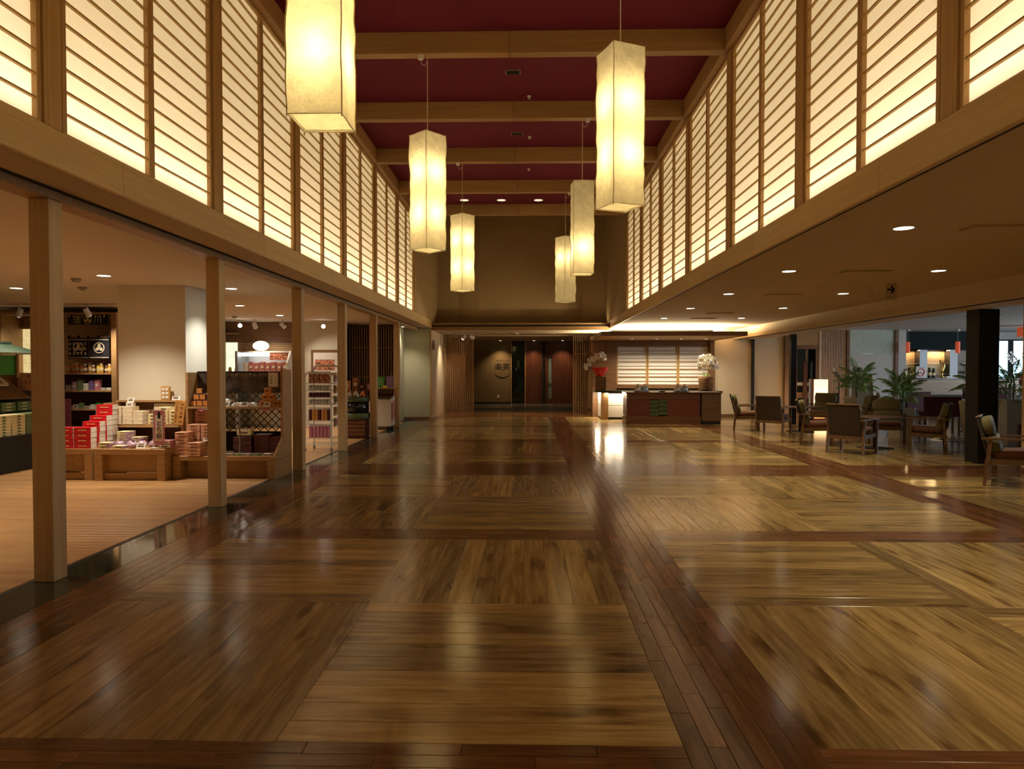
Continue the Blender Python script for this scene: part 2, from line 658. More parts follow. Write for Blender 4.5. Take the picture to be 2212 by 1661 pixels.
# cafe floor, vestibule stone and the pale tiles behind the reception desk
cm = MB()
for i in range(200):
    for j in range(5):
        q = plank_mesh('', 1.85, .13, '')
        cm.add([(vx + 9.2 + j * 1.85 + (i % 3) * .3, vy - 5.0 + i * .13, vz) for vx, vy, vz in q.v], q.f)
o = cm.build('cafe_board_field', 'cafe_board_i', floor)
o['kind'] = 'stuff'
for i in range(7):
    for j in range(4):
        m = MB().box(-2.7 + i * .75 + .002, 22.32 + j * .6, -.02, -2.7 + i * .75 + .748, 22.32 + j * .6 + .597, 0 if j < 2 else .07)
        m.build('stone_slab', 'stone_dark', floor)
for j in range(3):
    for i in range(7):
        part('stone_slab', 'stone_dark', floor, (-2.7 + i * .75 + .002, 24.72 + j * .62, -.02, -2.7 + i * .75 + .748, 24.72 + j * .62 + .617, .07))

# ------------------------------------------------------------------ structure: hall walls and ceiling
part('ceiling', 'red_ceiling', None, (-2.78, -7.0, ZC, 2.36, 16.2, ZC + .06))['kind'] = 'structure'
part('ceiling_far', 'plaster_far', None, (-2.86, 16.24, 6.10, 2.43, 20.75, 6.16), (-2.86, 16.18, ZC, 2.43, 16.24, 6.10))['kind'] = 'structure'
part('wall_back', 'plaster', None, (-12, -7.1, -.02, 17, -7.02, 5.4))['kind'] = 'structure'

# folded plaster wall at the far end, standing behind the ledge beam
wf = S('wall_far', (0, 20.6, 2.5))
xs = [-2.74, -2.11, -1.48, -.3, .96, 1.58, 2.31]
dy = [0, .10, .0, .0, .0, .10, 0]
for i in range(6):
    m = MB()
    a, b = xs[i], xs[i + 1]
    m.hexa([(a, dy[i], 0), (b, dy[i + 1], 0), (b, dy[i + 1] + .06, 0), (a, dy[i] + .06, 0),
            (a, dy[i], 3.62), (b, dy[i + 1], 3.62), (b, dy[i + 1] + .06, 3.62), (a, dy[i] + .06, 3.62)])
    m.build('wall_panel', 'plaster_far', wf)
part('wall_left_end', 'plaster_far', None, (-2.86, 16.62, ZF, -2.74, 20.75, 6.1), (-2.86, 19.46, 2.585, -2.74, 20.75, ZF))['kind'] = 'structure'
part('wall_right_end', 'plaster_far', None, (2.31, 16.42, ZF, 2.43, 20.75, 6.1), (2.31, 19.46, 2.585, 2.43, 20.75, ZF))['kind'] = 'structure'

# fascia boards with open joints
tr1 = S('trim_1', (-2.76, 8, ZS))
tr2 = S('trim_2', (2.33, 8, ZS))
edges = [-7.0, -5.34, -2.86, -.38, 2.11, 4.59, 7.07, 9.55, 12.03, 14.5, 17.0, 19.45]
for a, b in zip(edges, edges[1:]):
    L = b - a - .005
    me = MB().cbox(-L / 2, -.02, 0, L / 2, .02, ZF - ZS, c=.003).mesh('fascia_board', 'fascia')
    inst('fascia_board', me, tr1, (0, (a + b) / 2 - 8, 0), (0, 0, PI / 2))
    inst('fascia_board', me, tr2, (0, (a + b) / 2 - 8, 0), (0, 0, PI / 2))
tr3 = S('trim_3', (0, 19.45, 2.523))
part('ledge_beam', 'beam', tr3, (-2.73, 0, 0, 2.30, .14, .20), c=.004)
for _x in (-1.75, -.6, .75, 2.0):
    part('washer_lamp', 'white_metal', tr3, (_x - .14, .50, .06, _x + .14, .60, .205))
# cornice boards under the ceiling
for nm, x0, x1 in (('trim_4', -2.84, -2.665), ('trim_5', 2.235, 2.41)):
    part(nm, 'beam', None, (x0, -7.0, ZP - .02, x1, 16.2, ZC), c=.004)['kind'] = 'structure'
# cavity behind the shoji
part('wall_left', 'cavity', None, (-3.32, -7.0, 2.60, -3.28, 16.5, 5.3), (-3.3, -7.0, 2.60, -2.782, 16.5, 2.63), (-3.3, -7.0, 5.12, -2.84, 16.5, 5.16), (-3.3, 16.46, 2.6, -2.87, 16.5, 5.15), (-3.3, -7.0, 2.6, -2.87, -6.96, 5.15))['kind'] = 'structure'
part('wall_right', 'cavity', None, (2.85, -7.0, 2.60, 2.89, 16.5, 5.3), (2.352, -7.0, 2.605, 2.87, 16.5, 2.635), (2.41, -7.0, 5.12, 2.87, 16.5, 5.16), (2.44, 16.46, 2.6, 2.87, 16.5, 5.15), (2.44, -7.0, 2.6, 2.87, -6.96, 5.15))['kind'] = 'structure'

# ------------------------------------------------------------------ ceiling beams
BY = [-2.33, -.27, 1.79, 3.85, 5.91, 7.97, 10.02, 12.07, 14.13, 16.16]
for i, y in enumerate(BY):
    if i < 3:
        lab = 'wooden ceiling beam out of view behind the picture edge, %s from the back' % ORD[i]
    elif i == 9:
        lab = 'wooden ceiling beam set against the top of the far plaster wall'
    else:
        lab = 'wooden beam crossing the dark red ceiling, %s from the far wall' % ORD[9 - i]
    b = T('ceiling_beam', lab, 'beam', (0, y, 5.03), group='beams across the red ceiling')
    for x0, x1 in ((-2.664, -.225), (-.221, 2.234)):
        part('beam_board', 'beam', b, (x0, -.065, 0, x1, .065, .25), c=.004)

# ------------------------------------------------------------------ shoji walls
ROWH = (ZP - ZF) / 17


def shoji_panel(side, y0, y1, label, group):
    xw = FL if side < 0 else FR
    w = y1 - y0
    # local: x to the hall = -side, y along the wall
    t = T('shoji_screen', label, 'shoji panel', (xw, (y0 + y1) / 2, ZF), 0, group)
    s = side
    def bx(a, b, c_, d, e, f): return (min(a * s, b * s), c_, e, max(a * s, b * s), d, f)
    h = ZP - ZF
    part('stile', 'frame', t, bx(.015, .05, -w / 2, -w / 2 + .036, 0, h))
    part('stile', 'frame', t, bx(.015, .05, w / 2 - .036, w / 2, 0, h))
    part('top_rail', 'frame', t, bx(.015, .05, -w / 2 + .036, w / 2 - .036, h - .045, h))
    part('bottom_rail', 'frame', t, bx(.015, .05, -w / 2 + .036, w / 2 - .036, 0, .012))
    key = ('kumiko', round(w, 3), s)
    if key not in SH:
        SH[key] = MB().box(*bx(.024, .044, -w / 2 + .036, w / 2 - .036, -.006, .006)).mesh('lattice_bar', 'slat')
        SH[('paper', round(w, 3), s)] = MB().add([(.047 * s, -w / 2 + .02, .004), (.047 * s, w / 2 - .02, .004), (.047 * s, w / 2 - .02, h - .01), (.047 * s, -w / 2 + .02, h - .01)], [(0, 1, 2, 3) if s < 0 else (3, 2, 1, 0)]).mesh('paper', 'shoji_paper')
    for k in range(1, 17):
        inst('lattice_bar', SH[key], t, (0, 0, k * ROWH))
    inst('paper', SH[('paper', round(w, 3), s)], t)
    return t


SH = {}
for side, start, pitch, wallname in ((-1, 3.925, 2.095, 'shop-side'), (1, 3.865, 2.07, 'lounge-side')):
    posts = [start + pitch * k for k in range(-4, 7)]
    xw = FL if side < 0 else FR
    n = nb = 0
    for k, (a, b) in enumerate(zip(posts, posts[1:])):
        if side > 0 and k == 9: b = 16.30
        vis = k >= 1
        mid = (a + b) / 2
        pt = T('shoji_post', 'square timber post in the %s shoji wall, %s from the camera' % (wallname, ORD[k]), 'post', (xw, a, ZF), 0, 'posts of the %s shoji wall' % wallname)
        x0, x1 = (-.09, .0) if side < 0 else (0, .09)
        part('shaft', 'frame', pt, (x0, -.062, 0, x1, .062, ZP - ZF), c=.004)
        part('jamb', 'frame', pt, (x0 * .5 + (-.045 if side < 0 else .0), -.085, 0, x1 * .5 + (0 if side < 0 else .045), -.064, ZP - ZF), (x0 * .5 + (-.045 if side < 0 else 0.), .064, 0, x1 * .5 + (0 if side < 0 else .045), .085, ZP - ZF))
        for y0, y1 in ((a + .088, mid - .001), (mid + .001, b - .088)):
            if y1 < 1.9:
                nb += 1
                shoji_panel(side, y0, y1, 'backlit shoji screen of the %s wall, %s of those behind the camera' % (wallname, ORD[nb - 1]), 'shoji panels of the %s wall' % wallname)
                continue
            shoji_panel(side, y0, y1, 'backlit paper shoji panel on the %s wall, %s from the camera' % (wallname, ORD[n]), 'shoji panels of the %s wall' % wallname)
            n += 1
    a = posts[-1]
    pt = T('shoji_post', 'timber end post where the %s shoji meets the plaster wall' % wallname, 'post', (xw, a if side < 0 else 16.30, ZF), 0, 'posts of the %s shoji wall' % wallname)
    x0, x1 = (-.09, .0) if side < 0 else (0, .09)
    part('shaft', 'frame', pt, (x0, -.06, 0, x1, .115, ZP - ZF), c=.004)

# ------------------------------------------------------------------ paper lanterns
LW, LH, LZ = .295, 1.33, 2.785


def lantern(x, y, ratio, bulbs, label, ztop=5.03, seed=0):
    a = math.atan(ratio)
    rz = math.atan2(-y, -x) + a + PI / 2
    t = T('paper_lantern', label, 'lantern', (x, y, LZ), rz, 'tall paper lanterns over the hall')
    m = MB()
    NZ, NX = 36, 5
    h = LW / 2
    ring = []
    cs = [(-h, -h), (h, -h), (h, h), (-h, h)]
    for k in range(4):
        for i in range(NX):
            u = i / NX
            ring.append((cs[k][0] * (1 - u) + cs[(k + 1) % 4][0] * u, cs[k][1] * (1 - u) + cs[(k + 1) % 4][1] * u, i == 0))
    n = len(ring)
    for j in range(NZ + 1):
        z = LH * j / NZ
        for px, py, corner in ring:
            w = noise.noise(Vector((px * 5 + seed * 9.1, py * 5, z * 6))) * .009
            if corner: w += .0016 * math.sin(z * 27 + seed * 2 + px * 40 + 2 * math.sin(z * 7 + seed))
            f = 1 + w / h
            m.v.append((px * f, py * f, z))
    for j in range(NZ):
        for i in range(n):
            m.f.append((j * n + i, j * n + (i + 1) % n, (j + 1) * n + (i + 1) % n, (j + 1) * n + i))
    m.build('shade', 'lantern_paper', t, smooth=False)
    b = MB()
    g = 4
    for i in range(g + 1):
        for j in range(g + 1):
            px, py = -h + .012 + (2 * h - .024) * i / g, -h + .012 + (2 * h - .024) * j / g
            b.v.append((px, py, .012 + .010 * noise.noise(Vector((px * 12 + seed, py * 12, 3)))))
    for i in range(g):
        for j in range(g):
            b.f.append((i * (g + 1) + j, i * (g + 1) + j + 1, (i + 1) * (g + 1) + j + 1, (i + 1) * (g + 1) + j))
    b.build('bottom_sheet', 'lantern_paper', t)
    for k, (px, py) in enumerate(cs):
        pts = []
        for j in range(0, NZ + 1, 1):
            z = LH * j / NZ
            w = .0016 * math.sin(z * 27 + seed * 2 + px * 40 + 2 * math.sin(z * 7 + seed)) + .003 + noise.noise(Vector((px * 5 + seed * 9.1, py * 5, z * 6))) * .009
            pts.append((px * (1 + w / h), py * (1 + w / h), z))
        pts[0] = (px * 1.02, py * 1.02, -.015)
        pts[-1] = (px * 1.02, py * 1.02, LH + .012)
        MB().tube(pts, .0035, 5).build('seam', 'lantern_seam', t)
    fr = MB()
    for z in (.002, LH - .002):
        for k in range(4):
            fr.tube([(*cs[k], z), (*cs[(k + 1) % 4], z)], .0025, 5)
    fr.build('wire_frame', 'lantern_seam', t)
    ht = ztop - LZ
    MB().tube([(0, 0, LH * .9), (0, 0, ht)], .0055, 6).build('cord', 'cord', t)
    MB().tube([(h * math.cos(q * PI / 2 + PI / 4) * 1.38, h * math.sin(q * PI / 2 + PI / 4) * 1.38, LH) if e else (0, 0, LH + .05) for q in range(4) for e in (1, 0)], .0025, 5).build('hanger', 'lantern_seam', t)
    d = -1 if x < 0 else 1
    rc = Matrix.Rotation(-rz, 4, 'Z') @ Vector((d * .075, -.02, 0))
    MB().cyl((rc.x, rc.y, ht - .045), (rc.x, rc.y, ht - .001), .03, .036, 12).build('ceiling_rose', 'white_metal', t)
    MB().tube([(rc.x, rc.y, ht - .04), (rc.x * .85, rc.y * .85, ht - .10), (rc.x * .4, rc.y * .4, ht - .115), (0, 0, ht - .06)], .004, 6).build('cord_loop', 'cord', t)
    for zb, pw in bulbs:
        MB().lathe([(.004, -.05), (.022, -.04), (.03, -.01), (.024, .02), (.012, .035), (.012, .06)], 10, (0, 0, zb)).build('bulb', 'bulb', t)
        l = bpy.data.lights.new('bulb_light', 'POINT')
        l.energy = pw
        l.color = (1.0, .74, .33)
        l.shadow_soft_size = .045
        lo = bpy.data.objects.new('bulb_light', l)
        lo.location = (0.05, 0.05, zb)
        lo.location = (0, 0, zb - .09)
        COL.objects.link(lo)
        lo.parent = t


two = ((.50, 4.6), (.98, 4.6))
lantern(-1.16, 3.85, 98 / 29, ((.44, 4.6), (.98, 4.6)), 'tall paper lantern nearest the camera, its top cut off by the frame', seed=1)
lantern(-1.17, 7.97, 35 / 41, two, 'tall paper lantern hanging in the middle of the left row', seed=2)
lantern(-1.16, 12.07, 23 / 25, two, 'small-looking farthest lantern of the left row', seed=3)
lantern(.785, 5.91, 38 / 64, ((.52, 4.6), (.96, 4.6)), 'largest paper lantern of the right row, nearest of its row', seed=4)
lantern(.785, 10.02, 7 / 43, ((.46, 5),), 'paper lantern with a single bright spot near its foot', seed=5)
lantern(.765, 14.13, 18 / 20, ((.98, 4),), 'farthest lantern of the right row, bright only in its upper half', seed=6)
lantern(.785, 1.79, .8, two, 'paper lantern out of frame above the camera', seed=7)
lantern(-1.16, -.27, .8, two, 'paper lantern out of frame behind the camera, left row', seed=8)
lantern(.785, -2.33, .8, two, 'paper lantern out of frame behind the camera, right row', seed=9)

DEFS.update({
    'plaster_dark': plain((.20, .13, .06), .9, var=.05, scale=60, bump=.05),
    'leaf_print': plain((.035, .10, .05), .6, var=.45, scale=6),
    'clear_glass': glass(),
    'door_glass': glass((.55, .58, .56), .05),
    'shelf_glass': glass((.8, .95, .9), .05),
    'slot_glass': plain((.16, .20, .21), .1, var=.1),
    'cafe_ceiling': plain((.52, .52, .52), .9, var=.02),
    'bar_valance': plain((.022, .03, .03), .95, var=.08, spec=.05),
    'garden_ground': plain((.12, .18, .06), .9, var=.3, scale=3),
    'leaf': plain((.10, .22, .045), .45, var=.3, scale=8),
    'vent_grey': plain((.30, .26, .22), .6),
    'screen_paper': plain((.80, .76, .70), .8, var=.03, scale=40),
    'drawer_green': plain((.085, .11, .035), .5, var=.15, scale=40),
    'furn_stripe': wood((.19, .105, .05), (.10, .05, .022), .4, None, (.5, 3, 26)),
    'blue_glass': plain((.42, .58, .70), .12, .3, var=.1),
})

# ------------------------------------------------------------------ shop side: shell, header, columns
part('ceiling_soffit', 'lounge_ceiling', None, (-3.06, -7.0, 2.572, -2.782, 19.4, 2.598))['kind'] = 'structure'
part('trim_6', 'recess', None, (-3.11, -7.0, 2.57, -3.06, 19.2, 2.60))['kind'] = 'structure'
part('trim_7', 'beam', None, (-3.27, -7.0, 2.515, -3.11, 19.2, 2.60), (-3.31, -7.0, 2.535, -3.27, 19.2, 2.60))['kind'] = 'structure'
part('ceiling_shop', 'shop_ceiling', None, (-12.0, -7.0, 2.56, -3.31, 19.2, 2.62))['kind'] = 'structure'
part('wall_shop_left', 'shop_white', None, (-12.06, -7.0, -.02, -12.0, 19.2, 2.62))['kind'] = 'structure'
colmesh = MB().cbox(-.0675, -.0675, 0, .0675, .0675, 2.515, c=.004).mesh('shaft', 'column')
near = ['nearest the camera', 'second from the camera', 'third from the camera', 'fourth from the camera', 'fifth from the camera', 'farthest from the camera']
for i, y in enumerate((4.455, 6.90, 9.40, 11.64, 14.02, 16.50)):
    t = T('wooden_column', 'square pale wooden column on the granite kerb, ' + near[i], 'column', (-3.185, y, 0), 0, 'columns along the shop front')
    inst('shaft', colmesh, t)
    part('groove_strip', 'furn', t, (-.069, -.012, .02, -.0676, .012, 2.5))
# white square pillar inside the shop
t = T('square_pillar', 'broad white square pillar rising behind the souvenir tables', 'pillar', (-5.225, 9.83, 0))
part('shaft', 'shop_white', t, (-.475, -.46, .0, .475, .46, 2.56), c=.004)
# back walls of the shop
part('wall_shop_back', 'furn', None, (-12.0, 13.1, -.02, -7.35, 13.2, 2.56))['kind'] = 'structure'
ws = S('wall_shop_rear', (-6.0, 16.6, 0))
part('plaster_wall', 'shop_white', ws, (-1.6, 0, -.02, 1.45, .1, 2.56))
part('timber_header', 'furn_dark', ws, (-1.6, -.05, 2.06, .38, -.001, 2.55))
for k in range(16):
    part('batten', 'furn', ws, (-.98, -.04, 1.35 + k * .044, .36, -.002, 1.35 + k * .044 + .036))
part('timber_jamb', 'furn', ws, (-1.1, -.06, 0, -.985, -.001, 2.06), c=.004)
part('wall_shop_side', 'shop_white', None, (-7.45, 13.2, -.02, -7.40, 16.7, 2.56))['kind'] = 'structure'
# dark lattice screen at the end of the shop
t = T('lattice_screen', 'tall screen of dark vertical slats at the back of the shop', 'screen', (-3.98, 17.5, 0))
part('backing', 'black', t, (-.64, .08, 0, .60, .12, 2.55))
for k in range(20):
    part('slat', 'slat_dark', t, (-.625 + k * .0625, 0, 0, -.600 + k * .0625, .04, 2.55))
for z in (.35, 1.2, 1.95):
    part('rail', 'slat_dark', t, (-.625, .041, z, .60, .06, z + .03))
part('wall_shop_end', 'plaster_green', None, (-3.50, 19.2, -.02, -2.76, 19.3, 2.56))['kind'] = 'structure'
part('trim_8', 'frame', None, (-2.775, 19.185, 0, -2.735, 19.305, 2.523))['kind'] = 'structure'
part('baseboard_shop', 'furn_dark', None, (-3.5, 19.185, 0, -2.78, 19.199, .06))['kind'] = 'structure'
part('wall_shop_passage', 'plaster_green', None, (-3.6, 17.65, -.02, -3.5, 19.3, 2.56))['kind'] = 'structure'

# ------------------------------------------------------------------ entrance vestibule at the far end
part('ceiling_entrance', 'shop_ceiling', None, (-2.9, 19.59, 2.523, 2.4, 22.5, 2.58))['kind'] = 'structure'
part('ceiling_vestibule', 'lounge_ceiling', None, (-2.9, 22.5, 2.50, 2.4, 26.6, 2.58))['kind'] = 'structure'
we = S('wall_entrance', (-2.74, 19.3, 0))
for k in range(9):
    a = .02 + k * .30
    part('board', 'paulownia', we, (-.06, a, .0, 0, a + .296, 2.52), c=.003)
part('frame_post', 'paulownia', we, (-.06, 2.72, 0, .02, 2.80, 2.52))
part('sign_plate', 'furn_dark', we, (.001, .10, 1.97, .008, .62, 2.24))
part('pictogram', 'black', we, (.009, .36, 2.03, .011, .44, 2.15))
part('wall_vestibule_left', 'plaster_far', None, (-2.9, 22.1, -.02, -2.8, 26.7, 2.55))['kind'] = 'structure'
part('wall_vestibule_right', 'plaster_far', None, (2.35, 20.75, -.02, 2.45, 26.7, 2.55))['kind'] = 'structure'


def slat_screen(name, label, x0, x1, y, n, mat, z1=2.5):
    t = T(name, label, 'screen', ((x0 + x1) / 2, y, 0))
    w = x1 - x0
    p = w / n
    for k in range(n):
        a = -w / 2 + k * p
        part('slat', mat, t, (a, 0, 0, a + p * .46, .05, z1))
    for z in (.33, 1.9):
        part('rail', mat, t, (-w / 2, .051, z, w / 2, .068, z + .02))
    part('edge_post', mat, t, (w / 2, -.01, 0, w / 2 + .035, .06, z1))
    return t


slat_screen('slat_screen', 'brown vertical slat screen left of the entrance', -2.70, -1.80, 22.0, 15, 'slat_thin')
slat_screen('slat_screen', 'vertical slat screen right of the entrance behind the orchid', 1.45, 2.20, 22.1, 13, 'slat_thin')
# wall behind the left slat screen, coloured dark to make its gaps look shaded
part('trim_9', 'furn_dark', None, (-2.8, 23.4, 0, -2.15, 23.5, 2.5))['kind'] = 'structure'
wv = S('wall_vestibule_back', (0, 26.5, 0.07))
part('plaster_panel', 'plaster_dark', wv, (-2.9, 0, 0, -1.48, .06, 2.45))
part('plaster_panel', 'plaster_dark', wv, (-1.476, 0, 0, -.65, .06, 2.45))
part('skirting', 'black', wv, (-2.9, -.015, 0, -.65, -.001, .07))
part('outlet_plate', 'white_metal', wv, (-1.20, -.012, .22, -1.13, -.001, .34), c=.003)
text('lettering', '楽笑', .30, 'black', wv, (-1.0, -.006, 1.42))
marks(wv, 'black', -1.0, -.004, 1.66, .5, .05, 9)
m = MB().tube([(-1.0 + .32 * math.sin(a), -.008, 1.30 - .28 * math.cos(a)) for a in [R(-75 + 10 * k) for k in range(16)]], [.002 + .006 * math.sin(PI * k / 15) for k in range(16)], 6)
m.build('brush_stroke', 'black', wv)
part('glass_back', 'dark_green', wv, (-.60, .28, .0, -.16, .30, 2.3))
part('leafy_print', 'leaf_print', wv, (-.57, .26, .1, -.19, .279, 1.95))
part('notice', 'white_metal', wv, (-.52, .24, 1.28, -.42, .25, 1.40))
part('notice', 'panel_grey', wv, (-.44, .24, 1.38, -.34, .25, 1.68))
part('glass_pane', 'clear_glass', wv, (-.63, .02, 0, -.14, .03, 2.40))
part('door_frame', 'furn', wv, (-.135, -.02, 0, -.10, .06, 2.45))
part('door_frame', 'furn', wv, (-.66, -.02, 0, -.635, .06, 2.45))
for nm, x0, x1 in (('door_1', -.095, .66), ('door_2', .66, 1.90)):
    d = S(nm, (x0, 26.5, .07))
    w = x1 - x0
    if nm == 'door_1':
        part('leaf', 'door_wood', d, (0, 0, 0, w * .5 - .002, .05, 2.45), (w * .5, 0, 0, w - .12, .05, 2.45))
        part('meeting_gap', 'black', d, (w - .118, .01, 0, w, .05, 2.45))
        part('handle', 'black', d, (w - .10, -.05, .2, w - .07, -.02, 1.75))
    else:
        part('leaf', 'door_wood', d, (.0, 0, 0, .115, .05, 2.45), (.25, 0, 0, w, .05, 2.45), (.115, 0, 1.78, .25, .05, 2.45), (.115, 0, 0, .25, .05, .2))
        part('glass_slot', 'slot_glass', d, (.117, .015, .2, .248, .03, 1.78))
        part('lock', 'chrome', d, (.14, -.02, .78, .20, .012, .84))

# ------------------------------------------------------------------ lounge side: ceilings, drop beam, walls
part('ceiling_lounge', 'lounge_ceiling', None, (2.352, -7.0, ZS + .005, 6.08, 20.4, ZS + .03))['kind'] = 'structure'
part('trim_10', 'recess', None, (2.352, -7.0, ZS + .0, 2.372, 17.3, ZS + .005))['kind'] = 'structure'
part('trim_11', 'panel_pale', None, (6.08, -7.0, 2.295, 6.82, 20.36, 2.65), (6.07, -7.0, 2.30, 6.08, 20.36, 2.33))['kind'] = 'structure'
part('trim_12', 'black', None, (6.19, -7.0, 2.286, 6.225, 20.3, 2.295))['kind'] = 'structure'
part('ceiling_cafe', 'cafe_ceiling', None, (6.82, -7.0, 2.57, 17.0, 22.0, 2.63))['kind'] = 'structure'
part('wall_reception', 'panel_pale', None, (5.5, 20.4, -.02, 7.62, 20.5, 2.65))['kind'] = 'structure'
part('baseboard_reception', 'furn_dark', None, (5.5, 20.38, 0, 7.62, 20.399, .075))['kind'] = 'structure'
part('trim_13', 'black', None, (6.60, 20.34, 0, 6.68, 20.399, 2.3))['kind'] = 'structure'
part('trim_14', 'furn_dark', None, (7.56, 20.3, 0, 7.70, 20.52, 2.57))['kind'] = 'structure'
part('ceiling_reception', 'shop_ceiling', None, (2.43, 19.6, ZS + .02, 6.1, 23.2, ZS + .1))['kind'] = 'structure'
for (x, y, s_, lab) in ((6.82, 10.43, .15, 'thick black square column beside the tall white planter'), (6.76, 17.62, .07, 'slim black square column beside the glazed cafe door')):
    t = T('black_column', lab, 'column', (x, y, 0))
    part('shaft', 'black', t, (-s_, -s_, 0, s_, s_, 2.294), c=.004)
    part('capping', 'black', t, (-s_ - .004, -s_ - .004, 2.2, s_ + .004, s_ + .004, 2.22))
t = T('cafe_post', 'pale wooden post cut by the right edge of the picture', 'post', (6.86, 9.52, 0))
part('shaft', 'column', t, (-.05, -.06, 0, .12, .06, 2.294), c=.004)
part('shoe', 'furn_dark', t, (-.053, -.063, 0, .123, .063, .05))

# cafe: glazed door, ribbed wall, pale wall, bar, windows
d = S('door_3', (7.70, 20.42, 0))
part('side_pane', 'clear_glass', d, (.02, .02, .02, .18, .03, 2.1))
part('side_jamb', 'paulownia', d, (.155, 0, .0, .20, .06, 2.05))
part('leaf_frame', 'furn_dark', d, (.20, -.01, 0, .26, .05, 2.12), (.80, -.01, 0, .90, .05, 2.12), (.26, -.01, 2.0, .80, .05, 2.12), (.26, -.01, 0, .80, .05, .12), (.50, -.01, .12, .56, .05, 2.0), (.26, -.01, .55, .80, .05, .72))
part('leaf_glass', 'door_glass', d, (.26, .015, .12, .80, .02, 2.0))
part('push_plate', 'door_wood', d, (.42, -.07, .35, .53, -.02, 1.62), c=.004)
part('push_plate', 'black', d, (.62, -.06, .75, .70, -.02, 1.62), c=.004)
part('frosted_band', 'panel_grey', d, (.0, -.001, .92, .80, .012, 1.02))
part('transom', 'furn', d, (.0, 0, 2.12, .90, .06, 2.57))
part('backing', 'panel_grey', d, (-.1, 1.5, 0, 1.2, 1.52, 2.57))
wr = S('wall_cafe_ribbed', (8.60, 20.42, 0))
part('jamb', 'paulownia', wr, (0, -.02, 0, .05, .08, 2.57))
for k in range(16):
    a = .06 + k * .047
    MB().cyl((a + .02, .04, 0), (a + .02, .04, 2.57), .021, n=8).build('rib', 'furn', wr)
part('jamb', 'furn_dark', wr, (.815, 0, 0, .90, .12, 2.57))
part('backing', 'furn_dark', wr, (.05, .06, 0, .815, .10, 2.57))
wp = S('wall_cafe_pale', (9.50, 20.45, 0))
part('upper_panel', 'panel_mint', wp, (0, 0, 1.86, 1.32, .08, 2.57))
part('lower_panel', 'panel_grey', wp, (0, 0, .62, 1.32, .08, 1.857))
part('lower_panel', 'panel_grey', wp, (0, 0, 0, 1.32, .08, .617))
part('corner_post', 'furn_dark', wp, (1.32, -.04, 0, 1.42, .10, 2.57), c=.004)
part('return_wall', 'panel_grey', wp, (1.42, .0, 0, 1.66, .10, 2.57))
wb = S('wall_bar', (11.2, 22.0, 0))
part('valance', 'bar_valance', wb, (-.2, -.62, 2.02, 3.2, -.55, 2.57))
for k, (a, b) in enumerate(((.0, 1.05), (1.28, 1.98), (2.22, 3.1))):
    for j in range(7):
        part('board', 'bar_wood', wb, (a, -.04, .9 + j * .16, b, 0, .9 + j * .16 + .157))
for a, b in ((1.05, 1.28), (1.98, 2.22), (-.2, 0)):
    part('pier', 'black_gloss', wb, (a, -.32, 0, b, 0, 2.57))
for z in (1.25, 1.58):
    for a, b in ((0, 1.05), (1.28, 1.98), (2.22, 3.1)):
        part('glass_shelf', 'shelf_glass', wb, (a, -.30, z, b, -.05, z + .012))
part('backing', 'black', wb, (-.2, .001, 0, 3.2, .05, 2.57))
part('wall_cafe_back', 'panel_grey', None, (14.35, 21.9, -.02, 14.75, 22.0, 2.57), (15.9, 21.9, -.02, 17, 22.0, 2.57), (14.75, 21.9, -.02, 15.9, 22.0, 1.14), (14.75, 21.9, 2.34, 15.9, 22.0, 2.57))['kind'] = 'structure'
w = S('window_1', (14.75, 21.9, 1.14))
part('frame', 'black', w, (0, -.02, 0, .04, .06, 1.2), (1.11, -.02, 0, 1.15, .06, 1.2), (.04, -.02, 1.16, 1.11, .06, 1.2), (.04, -.02, 0, 1.11, .06, .03), (.40, -.02, .03, .52, .06, 1.16))
part('pane', 'clear_glass', w, (.04, .02, .03, 1.11, .026, 1.16))
part('wall_cafe_right', 'panel_grey', None, (17, -7.0, -.02, 17.1, 22, .5), (17, -7.0, 2.5, 17.1, 22, 2.6))['kind'] = 'structure'
part('wall_cafe_side', 'panel_grey', None, (17, -7.0, .5, 17.1, 11, 2.5), (17, 19.5, .5, 17.1, 22, 2.5))['kind'] = 'structure'
part('window_2', 'clear_glass', None, (17.04, 11, .5, 17.06, 19.5, 2.5))['kind'] = 'structure'
part('wall_outer', 'black', None, (-12.1, 19.3, -.1, -2.86, 19.36, 6.4), (2.44, 23.2, -.1, 11.2, 23.26, 6.4), (11, 22.06, -.1, 14.5, 22.1, 3), (2.4, 22.1, -.1, 2.46, 23.2, 2.6), (-3, 26.9, -.1, 2.6, 27, 2.7), (-3.0, 19.4, -.1, -2.95, 27, 2.7), (2.46, 20.5, -.1, 2.5, 27, 2.7))['kind'] = 'structure'
part('ceiling_roof', 'black', None, (-12.1, -7.2, 6.3, 17.2, 23.3, 6.4), (-12.1, -7.2, 2.7, -3.34, 19.4, 2.75), (2.92, -7.2, 2.72, 17.2, 23.3, 2.78), (-3, 19.4, 2.62, 2.5, 27, 2.66), (-12.1, -7.2, 2.6, -12.07, 19.4, 2.75))['kind'] = 'structure'
